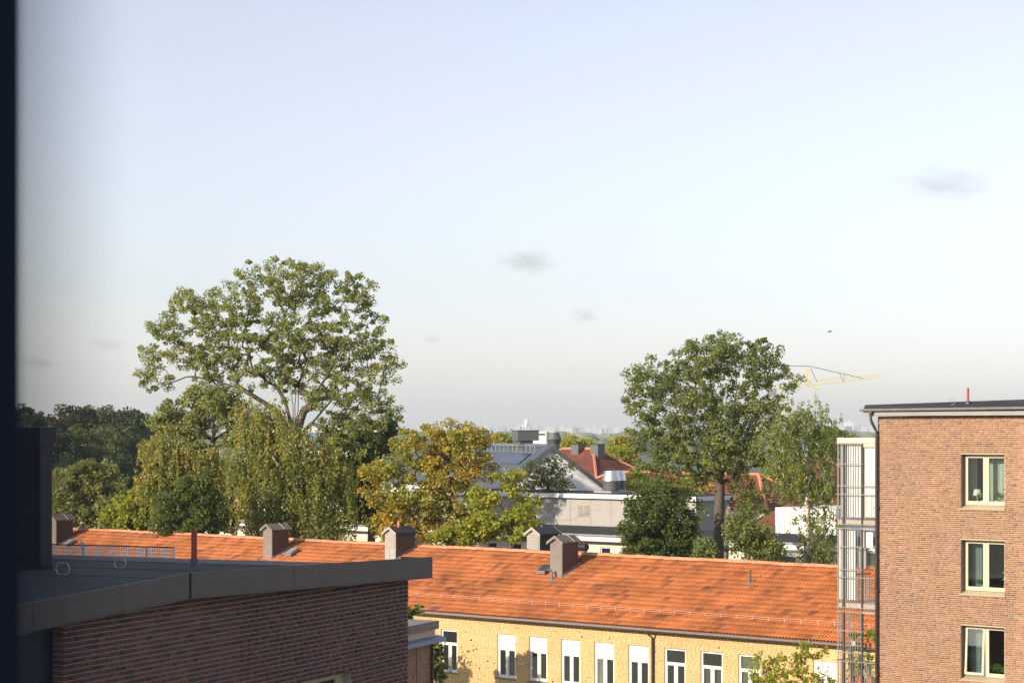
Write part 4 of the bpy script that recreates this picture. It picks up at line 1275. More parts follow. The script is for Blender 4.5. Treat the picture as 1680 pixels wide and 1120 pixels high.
# metal-clad stack on the roof
x, y, z = on_lroof(64, 934)
ztop_ = FB.z_at(701, x, y)
st = thing('metal_clad_stack', FB, x, y, 'tall blue black metal clad stack on the shaded felt roof', 'roof stack', z0=z)
dx = 0.36
MB().box(x, x+dx, y, y+2.6, z-0.1, ztop_-0.26).build('shaft', M['dark_clad'], st)
MB().box(x-0.05, x+dx+0.05, y-0.05, y+2.65, ztop_-0.255, ztop_).build('cap', M['dark_clad'], st)
MB().box(x-0.02, x+dx+0.02, y-0.02, y+2.62, ztop_-0.32, ztop_-0.26).build('cap_moulding', M['dark_clad'], st)
for yy in (0.0, 0.65, 1.3):
    MB().box(x+0.02, x+dx-0.02, y+yy-0.012 if yy == 0 else y+yy, y+yy+0.001 if yy == 0 else y+yy+0.02, z, ztop_-0.33).build('panel', M['dark_clad'], st) if yy == 0 else MB().box(x-0.012, x-0.001, y+yy-0.60, y+yy-0.02, z+0.05, ztop_-0.33).build('panel', M['dark_clad'], st)
MB().box(x+0.02, x+dx-0.03, y-0.03, y+2.6, z-0.08, z+0.06).build('base_flashing', M['felt_dark'], st)

# red vent pipe
x, y, z = on_lroof(318.5, 928)
t = thing('roof_vent_pipe', FB, x, y, 'thin red vent pipe with grey cone collar on the shaded felt roof', 'vent pipe', z0=z)
mb = MB(); mb.lathe(x, y, [(0.115,z-0.01),(0.11,z+0.01),(0.085,z+0.03),(0.065,z+0.12),(0.062,z+0.135)], 18); mb.build('collar', M['rubber'], t, smooth=False)
mb = MB(); mb.lathe(x, y, [(0.052,z+0.10),(0.052,z+0.63),(0.046,z+0.63),(0.046,z+0.5)], 18); mb.build('tube', M['red_pipe'], t)
# wire hoops
def hoop(px, py, w, h, label, group):
    x, y, z = on_lroof(px, py)
    t = thing('wire_hoop', FB, x, y, label, 'wire hoop', group, z0=z)
    pts = [(x, y+w*0.32, z+0.01),(x, y+w*0.5, z+h*0.5),(x, y+w*0.30, z+h),(x, y-w*0.34, z+h),(x, y-w*0.5, z+h*0.5),(x, y-w*0.32, z+0.01),(x, y+w*0.32, z+0.01)]
    mb = MB()
    for a_, b_ in zip(pts[:-1], pts[1:]): mb.tube([a_, b_], 0.008, 6)
    mb.build('wire', M['wire'], t)
    mb = MB(); mb.box(x-0.05, x+0.05, y-w*0.2, y+w*0.2, z-0.002, z+0.008); mb.build('foot', M['felt'], t)
hoop(103, 943, 0.26, 0.19, 'hexagonal bright wire hoop on felt roof beside the metal clad stack', None)
hoop(197, 932, 0.24, 0.17, 'hexagonal bright wire hoop on felt roof below the walkway grating', None)
for i, (px, h) in enumerate(((424.5, 0.11), (431, 0.07))):
    x, y, z = on_lroof(px, 923)
    t = thing('roof_peg', FB, x, y, ['taller', 'shorter'][i] + ' of two small white pegs at the felt roof edge', 'peg', 'white roof pegs', z0=z)
    mb = MB(); mb.lathe(x, y, [(0.018,z-0.02),(0.018,z+h),(0.010,z+h+0.01)], 8); mb.build('rod', M['pot_white'], t)
    MB().box(x-0.03, x+0.03, y-0.03, y+0.03, z-0.002, z+0.008).build('foot', M['rubber'], t)
# walkway grating standing at the far eave
gx = rx1 - 0.10
gy0, gy1 = FB.y_at(285.5, gx), FB.y_at(60, gx)
gz0 = FB.z_at(915, gx, gy0); gz1 = FB.z_at(897.5, gx, gy0)
t = thing('walkway_grating', FB, gx, gy0, 'long galvanised roof walkway grating along the far edge of felt roof', 'grating', z0=ze_)
mb = MB()
mb.tube([(gx,gy0,gz1),(gx,gy1,gz1)], 0.014, 6)
mb.build('top_rail', M['pipe_dark'], t)
mb = MB(); mb.box(gx-0.015, gx+0.015, gy0, gy1, gz0-0.012, gz0+0.012); mb.box(gx-0.015, gx+0.015, gy0-0.012, gy0+0.012, gz0, gz1-0.02)
mb.build('frame', M['grate'], t)
mb = MB()
yy = gy0 + 0.05
while yy < gy1:
    mb.box(gx-0.010, gx+0.010, yy-0.007, yy+0.007, gz0+0.012, gz1-0.015); yy += 0.052
for q in (0.33, 0.66):
    mb.box(gx-0.006, gx+0.006, gy0+0.02, gy1, gz0+(gz1-gz0)*q-0.006, gz0+(gz1-gz0)*q+0.006)
mb.build('bars', M['grate'], t, kind='stuff')
for px in (136, 240):
    yy = FB.y_at(px, gx); MB().box(gx-0.02, gx+0.02, yy-0.02, yy+0.02, ze_-0.05, gz1+0.06 if px == 136 else gz1).build('post', M['grate'], t)

# ================================================================== PALE BRICK ANNEX behind it
AX, AY = 70.7, 33.0
an = thing('pale_brick_annex', FB, AX, AY+0.3, 'low pale brick annex with concrete coping and blue metal canopy edge', 'annex')
aztop = FB.z_at(1017, AX, AY)
awx = FB.x_at(711.5, AY+0.25)
mb = MB()
panel_holes(mb, AX-16, awx, 0, aztop-0.31, AY+0.25, [], 0)
mb.face([(awx,AY+0.25,0),(awx,AY+8,0),(awx,AY+8,aztop-0.31),(awx,AY+0.25,aztop-0.31)])
aw = mb.build('wall', M['mortar_grey'], an)
brick_skin(aw, FB, AX-16, awx, snap(4.0, 0, 0.0713), aztop-0.33, AY+0.25, [], M['brick_pale'], 0.0713, 0.222, 41, n_single=300, vis=lambda px, py: px > 668)
MB().box(AX-16, AX, AY, AY+8, aztop-0.305, aztop).build('coping', M['concrete'], an)
MB().box(AX-16, awx-0.02, AY+0.18, AY+0.24, aztop-0.62, aztop-0.31).build('lintel_band', M['slab'], an)
zc = FB.z_at(1047, awx, AY)
mb = MB(); mb.hexa([(AX-16,AY-0.15,zc-0.10),(awx+0.25,AY-0.15,zc-0.10),(awx+0.25,AY+0.24,zc-0.02),(AX-16,AY+0.24,zc-0.02)], [(AX-16,AY-0.15,zc+0.05),(awx+0.25,AY-0.15,zc+0.05),(awx+0.25,AY+0.24,zc+0.12),(AX-16,AY+0.24,zc+0.12)])
mb.build('canopy_edge', M['blue_metal'], an)
mb = MB(); xx = FB.x_at(710, AY+0.15); mb.tube([(xx, AY+0.17, 0.1), (xx, AY+0.17, zc-0.05)], 0.05, 10); mb.build('downpipe', M['brown_dark'], an)
xx = FB.x_at(685, AY+0.2); MB().box(xx-0.01, xx+0.01, AY+0.225, AY+0.236, 0.2, zc-0.05).build('expansion_joint', M['brown_dark'], an)

# ================================================================== TALL BLOCK out of frame at the left (unseen, put in to shade the dark-brick house)
tb = thing('unseen_shade_block', FB, 10.0, 29.0, 'tall unseen block added beyond the picture, shading the dark brick house', 'apartment block')
tx0, tx1, ty0, ty1, tz = -1.0, 20.6, 22.5, 37.0, 25.5
hs = []
for k in range(8):
    for j in range(5):
        x_ = tx0 + 1.6 + j*4.0
        hs.append((x_, x_+1.6, 1.0+k*3.05, 2.7+k*3.05))
mb = MB(); panel_holes(mb, tx0, tx1, 0, tz, ty0, hs, 0.2)
for q in ([(tx0,ty0),(tx0,ty1)], [(tx1,ty1),(tx1,ty0)], [(tx1,ty1),(tx0,ty1)]):
    mb.face([(q[0][0],q[0][1],0),(q[1][0],q[1][1],0),(q[1][0],q[1][1],tz),(q[0][0],q[0][1],tz)])
mb.build('wall', M['brown_metal'], tb)
for h in hs:
    MB().box(h[0], h[1], ty0+0.19, ty0+0.22, h[2], h[3]).build('window', M['solar'], tb)
MB().box(tx0-0.4, tx1+0.4, ty0-0.4, ty1+0.4, tz, tz+0.35).build('roof', M['felt'], tb)

# ================================================================== HOUSES BEHIND
# low flat-roofed school wing: cream wall, dark felt roof, beige upper storey
HV = 97.7
hz = FA.z_at(878, FA.x_at(1000, HV), HV)
HU0, HU1 = -150.0, -50.0
lw_ = thing('low_flat_roof_building', FA, -90, HV, 'long low cream building with dark felt roof and white fascia behind the trees', 'building')
wins = []
for px in (985, 1018, 1052, 1086, 760, 800, 840, 1262, 1305, 1345):
    a = FA.x_at(px, HV+0.5); wins.append((a, a+0.75, hz-1.75, hz-0.72))
wins.sort()
mb = MB(); panel_holes(mb, HU0, HU1, 0, hz-0.3, HV+0.5, wins, 0.1)
mb.face([(HU1,HV+0.5,0),(HU1,HV+18,0),(HU1,HV+18,hz),(HU1,HV+0.5,hz)])
mb.build('wall', M['cream_wall'], lw_)
for w_ in wins:
    m_ = MB(); m_.box(w_[0], w_[1], HV+0.57, HV+0.62, w_[2], w_[3]); wo = m_.build('window', M['white_frame'], lw_)
    MB().box(w_[0]+0.07, w_[1]-0.07, HV+0.55, HV+0.568, w_[2]+0.07, w_[3]-0.07).build('pane', M['solar'], wo)
MB().box(HU0, HU1, HV-0.02, HV+8.6, hz-0.02, hz+0.02).build('roof', M['felt_dark'], lw_)
MB().box(HU0, HU1, HV-0.10, HV-0.03, hz-0.36, hz-0.03).build('fascia', M['white_fascia'], lw_)
MB().box(HU0, HU1, HV-0.22, HV-0.11, hz-0.06, hz+0.04).build('gutter', M['gutter_light'], lw_)
MB().box(HU0, HU1, HV-0.02, HV+0.49, hz-0.40, hz-0.30).build('soffit', M['fascia_grey'], lw_)
# entrance bay with glass at the right
ea, eb = FA.x_at(1290, HV-1.0), FA.x_at(1318, HV-1.0)
ez = FA.z_at(912, ea, HV-1.0)
mb = MB(); mb.box(ea-1.5, eb+0.2, HV-1.2, HV+0.48, ez, ez+0.10); en = mb.build('porch', M['white_fascia'], lw_)
MB().box(eb-0.55, eb+0.1, HV-1.0, HV+0.4, 0, ez).build('porch_pier', M['slab'], en)
MB().box(ea-1.3, eb-0.6, HV-0.9, HV-0.88, 0, ez).build('porch_glass', M['solar'], en)
# roof safety posts
for i in range(7):
    u_ = FA.x_at(1225 + i*17, HV+6.5); mb = MB(); mb.tube([(u_,HV+6.5,hz),(u_,HV+6.5,hz+0.18)], 0.03, 6); mb.build('roof_post', M['wire'], lw_)
# beige upper storey
BVv = HV + 8.6
bzt = FA.z_at(809, FA.x_at(960, BVv), BVv)
bu0_, bu1_ = FA.x_at(690, BVv), FA.x_at(1142, BVv)
up = thing('beige_panel_block', FA, (bu0_+bu1_)/2, BVv, 'flat beige panel clad upper block with a white roof edge and small grille', 'building')
mb = MB(); mb.box(bu0_, bu1_, BVv+0.02, BVv+3.6, 0, bzt-0.3); mb.build('wall', M['beige_panel'], up)
pw = (bu1_-bu0_)/14
for i in range(14):
    for (z0_, z1_) in ((hz+0.05, (hz+bzt)/2-0.02), ((hz+bzt)/2, bzt-0.33)):
        MB().box(bu0_+i*pw+0.012, bu0_+(i+1)*pw-0.012, BVv, BVv+0.018, z0_, z1_).build('panel', M['beige_panel'], up)
MB().box(bu0_-0.2, bu1_+0.2, BVv-0.30, BVv+3.9, bzt-0.30, bzt-0.02).build('roof_edge', M['white_fascia'], up)
MB().box(bu0_-0.1, bu1_+0.1, BVv-0.2, BVv+3.8, bzt-0.018, bzt+0.04).build('roof', M['felt_dark'], up)
ga, gb = FA.x_at(947.5, BVv), FA.x_at(966.5, BVv)
gz1_, gz0_ = FA.z_at(827, ga, BVv), FA.z_at(845.5, ga, BVv)
mb = MB(); mb.box(ga, gb, BVv-0.03, BVv-0.004, gz0_, gz1_); gr_ = mb.build('grille', M['grey_metal'], up)
for i in range(2):
    for j in range(9):
        p = ga + 0.05 + i*(gb-ga)/2; q = ga + (i+1)*(gb-ga)/2 - 0.05
        zz = gz0_ + 0.04 + j*(gz1_-gz0_-0.06)/9
        mb = MB(); mb.hexa([(p,BVv-0.07,zz),(q,BVv-0.07,zz),(q,BVv-0.031,zz+0.02),(p,BVv-0.031,zz+0.02)], [(p,BVv-0.07,zz+0.012),(q,BVv-0.07,zz+0.012),(q,BVv-0.031,zz+0.045),(p,BVv-0.031,zz+0.045)])
        mb.build('grille_slat', M['grey_metal'], gr_)
# twin conical ventilator in bright sheet steel
vy = BVv + 1.6
vx = FA.x_at(1003, vy); vxb = FA.x_at(1012, vy+0.9)
vz = bzt + 0.04
vt = thing('twin_ventilator', FA, vx, vy, 'pair of bright steel double cone ventilators on the flat roof', 'ventilator', z0=vz)
for (cx, cy) in ((vx, vy), (vxb, vy+0.9)):
    mb = MB(); mb.lathe(cx, cy, [(0.46,vz+0.1),(0.52,vz+0.16),(0.58,vz+0.72),(0.60,vz+0.76)], 24); mb.build('lower_cone', M['vent_grey'], vt)
    mb = MB(); mb.lathe(cx, cy, [(0.60,vz+0.765),(0.47,vz+1.38),(0.45,vz+1.40)], 24); mb.build('upper_cone', M['steel'], vt)
MB().box(vx-0.9, vxb+0.8, vy-0.7, vy+1.7, vz, vz+0.10).build('base_plate', M['steel_dull'], vt)
MB().box(vx+0.2, vxb+0.5, vy+0.1, vy+1.2, vz+0.10, vz+0.20).build('curb', M['steel_dull'], vt)

# white gable house with standing-seam roof
GY = 150.0
apw = at(905, 731, GY)
gu, gv = FG.xy(apw); gzr = apw.z
half = 3.9; ghz = gzr - 2.86
gl_ = 34.0
gh = thing('white_gable_house', FG, gu-10, gv, 'white gabled house with grey standing seam roof and roof vents', 'house')
mb = MB()
mb.face([(gu,gv-half,0),(gu,gv+half,0),(gu,gv+half,ghz),(gu,gv,gzr-0.08),(gu,gv-half,ghz)])
mb.face([(gu-gl_,gv-half,0),(gu,gv-half,0),(gu,gv-half,ghz),(gu-gl_,gv-half,ghz)])
mb.face([(gu-gl_,gv+half,0),(gu,gv+half,0),(gu,gv+half,ghz),(gu-gl_,gv+half,ghz)][::-1])
gw = mb.build('wall', M['white_render'], gh)
pit = (gzr-ghz)/half
def gp(x, d, lift=0.0):   # on the near slope, d metres below the ridge
    return (x, gv - d, gzr - d*pit + lift)
mb = MB()
o_ = half + 0.4
for s_ in (-1, 1):
    A_ = [(gu-gl_, gv, gzr-0.06), (gu+0.15, gv, gzr-0.06), (gu+0.15, gv+s_*o_, gzr-o_*pit-0.06), (gu-gl_, gv+s_*o_, gzr-o_*pit-0.06)]
    if s_ < 0: A_ = A_[::-1]
    mb.hexa(A_, [(p[0],p[1],p[2]+0.08) for p in A_])
gr = mb.build('roof', M['seam_metal'], gh)
x = gu - 0.2
while x > gu - gl_:
    mb = MB(); mb.hexa([gp(x-0.05,o_,0.02),gp(x+0.05,o_,0.02),gp(x+0.05,0.1,0.02),gp(x-0.05,0.1,0.02)], [gp(x-0.03,o_,0.13),gp(x+0.03,o_,0.13),gp(x+0.03,0.1,0.13),gp(x-0.03,0.1,0.13)])
    mb.build('standing_seam', M['seam_metal'], gr); x -= 0.62
for (d, st_) in ((0.95, 1.9), (2.55, 4.6)):
    for i in range(10):
        x1 = gu - st_ - i*1.72
        mb = MB(); mb.hexa([gp(x1-1.7,d+1.0,0.09),gp(x1,d+1.0,0.09),gp(x1,d,0.09),gp(x1-1.7,d,0.09)], [gp(x1-1.7,d+1.0,0.13),gp(x1,d+1.0,0.13),gp(x1,d,0.13),gp(x1-1.7,d,0.13)])
        mb.build('solar_panel', M['solar'], gh)
# verge boards
mb = MB()
for s_ in (-1, 1):
    mb.hexa([(gu+0.16,gv,gzr-0.30),(gu+0.21,gv,gzr-0.30),(gu+0.21,gv+s_*o_,gzr-o_*pit-0.30),(gu+0.16,gv+s_*o_,gzr-o_*pit-0.30)][::s_], [(gu+0.16,gv,gzr+0.06),(gu+0.21,gv,gzr+0.06),(gu+0.21,gv+s_*o_,gzr-o_*pit+0.06),(gu+0.16,gv+s_*o_,gzr-o_*pit+0.06)][::s_])
mb.build('verge_board', M['vent_grey'], gh)
# ridge walkway railing
mb = MB()
for (d, z_) in ((0.75, 0.55), (0.75, 0.08)):
    mb.tube([gp(gu-24, d, z_), gp(gu-1.6, d, z_)], 0.022, 6)
rl = mb.build('ridge_railing', M['steel_dull'], gh)
x = gu - 1.6
while x > gu - 24:
    mb = MB(); mb.tube([gp(x,0.75,0.0), gp(x,0.75,0.55)], 0.022, 6); mb.build('baluster', M['steel_dull'], rl); x -= 1.15
MB().box(gu-24, gu-0.6, gv-0.15, gv+0.15, gzr-0.05, gzr+0.12).build('ridge_cap', M['seam_metal'], gr)
# roof vents: big box hoods
for px, w_ in ((848, 1.25), (770, 1.25)):
    x = FG.x_at(px, gv-0.6)
    MB().box(x-w_*0.5, x+w_*0.5, gv-0.55, gv+0.45, gzr-0.6, gzr+0.35).build('vent_base', M['vent_grey'], gh)
    hd = MB().box(x-w_*0.62, x+w_*0.62, gv-0.75, gv+0.85, gzr+0.34, gzr+1.05).build('vent_hood', M['vent_grey'], gh)
    MB().box(x-w_*0.65, x+w_*0.65, gv-0.79, gv+0.89, gzr+1.05, gzr+1.10).build('hood_lid', M['vent_grey'], hd)
cy = gv+1.2
cx = FG.x_at(909, cy)
mb = MB(); mb.lathe(cx, cy, [(0.38,gzr-1.8),(0.38,gzr+0.1),(0.56,gzr+0.45),(0.36,gzr+0.95)], 18); mb.build('round_vent', M['vent_grey'], gh)
mb = MB(); mb.lathe(gu+0.02, gv+2.4, [(0.001,ghz+0.9),(0.12,ghz+0.9),(0.12,ghz+0.95)], 10); mb.build('wall_vent', M['vent_grey'], gh)
MB().box(gu-0.2, gu+0.4, gv+half-0.1, gv+half+0.5, ghz-0.35, ghz-0.05).build('gutter_box', M['gutter'], gh)

# red tiled houses
def hip_house(name, fr, x0, x1, y0, y1, ze, zr, label, ins=3.0, wall=M['cream_wall'], rows=True, axis='x'):
    t = thing(name, fr, (x0+x1)/2, y0, label, 'house')
    MB().box(x0+0.4, x1-0.4, y0+0.4, y1-0.4, 0, ze).build('wall', wall, t)
    ym = (y0+y1)/2
    A_, B_, C_, D_ = (x0,y0,ze),(x1,y0,ze),(x1,y1,ze),(x0,y1,ze)
    if axis == 'x':
        P_, Q_ = (x0+ins,ym,zr),(x1-ins,ym,zr)
    else:
        xm = (x0+x1)/2; P_, Q_ = (xm,y0+ins,zr),(xm,y1-ins,zr)
    rf = MB()
    if axis == 'x': rf.poly([A_,B_,C_,D_,P_,Q_], [(0,1,5,4),(1,2,5),(2,3,4,5),(3,0,4)])
    else: rf.poly([A_,B_,C_,D_,P_,Q_], [(0,1,4),(1,2,5,4),(2,3,5),(3,0,4,5)])
    rf = rf.build('roof', M['tile_red'], t)
    # tile courses as thin raised strips on each slope
    def strips(q0, q1, p0, p1):
        q0,q1,p0,p1 = map(Vector, (q0,q1,p0,p1))
        L = ((p0+p1)/2-(q0+q1)/2).length; n_ = max(4, int(L/0.34))
        nn = (q1-q0).cross(p0-q0)
        if nn.length < 1e-6: nn = (q1-q0).cross(p1-q0)
        nn.normalize()
        if nn.z < 0: nn = -nn
        mb = MB()
        for i in range(n_):
            a0, a1 = q0.lerp(p0, i/n_), q1.lerp(p1, i/n_)
            b0, b1 = q0.lerp(p0, (i+1)/n_), q1.lerp(p1, (i+1)/n_)
            m_ = max(1, int((a1-a0).length/0.55))
            for j in range(m_):
                s0, s1 = j/m_, (j+1)/m_
                mb.face([a0.lerp(a1,s0)+nn*0.06, a0.lerp(a1,s1)+nn*0.06, b0.lerp(b1,s1)+nn*0.02, b0.lerp(b1,s0)+nn*0.02])
                mb.face([a0.lerp(a1,s0)+nn*0.02, a0.lerp(a1,s1)+nn*0.02, a0.lerp(a1,s1)+nn*0.06, a0.lerp(a1,s0)+nn*0.06])
        mb.build('tile_courses', M['tile_red'], rf, kind='stuff')
    if axis == 'x': sl = [(A_,B_,P_,Q_),(B_,C_,Q_,Q_),(C_,D_,Q_,P_),(D_,A_,P_,P_)]
    else: sl = [(A_,B_,P_,P_),(B_,C_,P_,Q_),(C_,D_,Q_,Q_),(D_,A_,Q_,P_)]
    for s_ in sl[:2] + sl[3:]: strips(*s_)
    mb = MB()
    for a_, b_ in ([(A_,P_),(B_,Q_),(P_,Q_),(C_,Q_)] if axis == 'x' else [(A_,P_),(B_,P_),(P_,Q_),(C_,Q_)]):
        mb.tube([Vector(a_)+Vector((0,0,0.05)), Vector(b_)+Vector((0,0,0.05))], 0.13, 6)
    mb.build('hip_tiles', M['ridge_tile'], rf, kind='stuff')
    return t
Y1 = 185.0
c_ = FA.xy(at(985, 737, Y1)); z1r = at(985, 737, Y1).z
r1 = hip_house('red_roof_house', FA, c_[0]-11, c_[0]+6.0, c_[1]-7.5, c_[1]+7.5, z1r-4.7, z1r, 'house with brown red hipped tile roof and two black roof hoods', ins=6.8)
for px in (948, 980):
    y_ = c_[1]-0.4; x_ = FA.x_at(px, y_)
    hd = MB().box(x_-0.42, x_+0.42, y_-0.45, y_+0.5, z1r-0.9, z1r+0.42).build('roof_hood', M['vent_grey'], r1)
    MB().box(x_-0.47, x_+0.47, y_-0.5, y_+0.55, z1r+0.42, z1r+0.48).build('hood_lid', M['cap_black'], hd)
x_ = c_[0]+2.6; y_ = c_[1]-2.6
w = MB(); w.hexa([(x_-0.4,y_-1.3,z1r-2.75),(x_+0.4,y_-1.3,z1r-2.75),(x_+0.4,y_-0.2,z1r-2.05),(x_-0.4,y_-0.2,z1r-2.05)], [(x_-0.4,y_-1.3,z1r-2.60),(x_+0.4,y_-1.3,z1r-2.60),(x_+0.4,y_-0.2,z1r-1.9),(x_-0.4,y_-0.2,z1r-1.9)])
w.build('skylight', M['solar'], r1)
Y2 = 170.0
c2 = FA.xy(at(1272, 799, Y2)); z2 = at(1272, 799, Y2).z
hip_house('red_roof_house', FA, c2[0]-7, c2[0]+5, c2[1]-5, c2[1]+5, z2-3.4, z2, 'red hipped tile roof glimpsed between the tall tree and the birch', ins=4.5)
c3 = FA.xy(at(1345, 748, 200)); z3 = at(1345, 748, 200).z
r3 = hip_house('red_roof_house', FA, c3[0]-6, c3[0]+6, c3[1]-7, c3[1]+5, z3-4.2, z3, 'red tile roof behind the white birch trunk', ins=5.5)
c4_ = FA.xy(at(1060, 776, 165)); z4 = at(1060, 776, 165).z
hip_house('red_roof_house', FA, c4_[0]-7, c4_[0]+14, c4_[1]-4, c4_[1]+4, z4-2.4, z4, 'long lower red tile roof behind the steel ventilators', ins=3.5)
# low red lean-to roof with a bright sheet metal wall, beside the dark felt roof
Y5 = 146.0
p0 = FA.xy(at(1247, 858, Y5))
m0 = thing('sheet_metal_shed', FA, p0[0]+3, p0[1], 'pale ribbed sheet metal shed wall with red tiled lean-to beside birch', 'shed')
zb_, zt_ = at(1290, 858, Y5).z, at(1290, 831, Y5).z
sx0, sx1 = FA.x_at(1272, p0[1]), FA.x_at(1372, p0[1])
MB().box(sx0, sx1, p0[1], p0[1]+6, 0, zt_).build('wall', M['white_fascia'], m0)
x = sx0 + 0.3
while x < sx1:
    MB().box(x, x+0.05, p0[1]-0.03, p0[1]-0.002, zb_-1, zt_).build('rib', M['steel_dull'], m0); x += 0.45
lx0 = FA.x_at(1228, p0[1])
mb = MB(); mb.poly([(lx0,p0[1]-0.2,zb_-0.1),(sx0-0.01,p0[1]-0.2,zb_-0.1),(sx0-0.01,p0[1]+2.6,zt_+0.5),(lx0+2.0,p0[1]+2.6,zt_+0.4)], [(0,1,2,3)])
mb.poly([(lx0,p0[1]-0.2,0),(sx0-0.01,p0[1]-0.2,0),(sx0-0.01,p0[1]-0.2,zb_-0.1),(lx0,p0[1]-0.2,zb_-0.1)], [(0,1,2,3)])
mb.build('lean_to_roof', M['tile_red'], m0)
# white hall glimpsed behind the weeping birch at the left
Y6 = 150.0
q0 = FA.xy(at(420, 850, Y6)); zq = at(400, 866, Y6).z
wh = thing('white_hall', FA, q0[0], q0[1], 'white hall with pale blue ribbed roof glimpsed behind the weeping birch', 'hall')
MB().box(q0[0]-14, q0[0]+9, q0[1]+1.0, q0[1]+10, 0, zq+2.2).build('wall', M['white_render'], wh)
mb = MB(); mb.hexa([(q0[0]-14,q0[1]-5,zq-1.2),(q0[0]+9,q0[1]-5,zq-1.2),(q0[0]+9,q0[1]+1,zq-0.2),(q0[0]-14,q0[1]+1,zq-0.2)], [(q0[0]-14,q0[1]-5,zq-1.0),(q0[0]+9,q0[1]-5,zq-1.0),(q0[0]+9,q0[1]+1,zq),(q0[0]-14,q0[1]+1,zq)])
hr = mb.build('roof', M['blue_metal'], wh)
x = q0[0]-13.8
while x < q0[0]+9:
    mb = MB(); mb.hexa([(x,q0[1]-5,zq-1.0),(x+0.07,q0[1]-5,zq-1.0),(x+0.07,q0[1]+1,zq),(x,q0[1]+1,zq)], [(x,q0[1]-5,zq-0.94),(x+0.07,q0[1]-5,zq-0.94),(x+0.07,q0[1]+1,zq+0.06),(x,q0[1]+1,zq+0.06)])
    mb.build('roof_rib', M['steel_dull'], hr); x += 0.6
MB().box(q0[0]-14, q0[0]+9, q0[1]-5.0, q0[1]+1.0, 0, zq-1.3).build('annex_wall', M['white_render'], wh)
# white office glimpsed through the big tree
w0 = at(535, 715, 220.0)
wo = thing('white_office', F0, w0.x, w0.y, 'white office with ribbon windows glimpsed through the big tree fork', 'office')
MB().box(w0.x-9, w0.x+6, w0.y, w0.y+10, 0, w0.z+0.8).build('wall', M['white_render'], wo)
for k in range(3):
    MB().box(w0.x-8.5, w0.x+5.5, w0.y-0.05, w0.y-0.01, w0.z-1.2-k*3.2, w0.z+0.2-k*3.2).build('window_band', M['solar'], wo)
MB().box(w0.x-1.6, w0.x+1.2, w0.y-0.15, w0.y-0.06, w0.z-1.4, w0.z+0.4).build('bay_window', M['blue_metal'], wo)
# far white building left of the skyline tower, beyond the gable
w1 = at(888, 716, 900.0)
wo2 = thing('far_white_office', F0, w1.x, w1.y, 'far white office with one window band behind the grey roof vents', 'office')
MB().box(w1.x-5.8, w1.x+2.2, w1.y, w1.y+10, 0, w1.z+2.0).build('wall', M['white_render'], wo2)
MB().box(w1.x+2.2, w1.x+5.8, w1.y+1, w1.y+11, 0, w1.z+2.2).build('stair_tower', M['pale_block'], wo2)
MB().box(w1.x-3.8, w1.x+1.6, w1.y-0.1, w1.y-0.02, w1.z+0.6, w1.z+1.3).build('window_band', M['solar'], wo2)
MB().box(w1.x-6.0, w1.x+2.3, w1.y-0.2, w1.y+10, w1.z+2.0, w1.z+2.3).build('roof_edge', M['white_fascia'], wo2)

# ================================================================== TREES
def rand_unit(rng, n):
    v = rng.normal(size=(n, 3)); return v / np.linalg.norm(v, axis=1, keepdims=True)

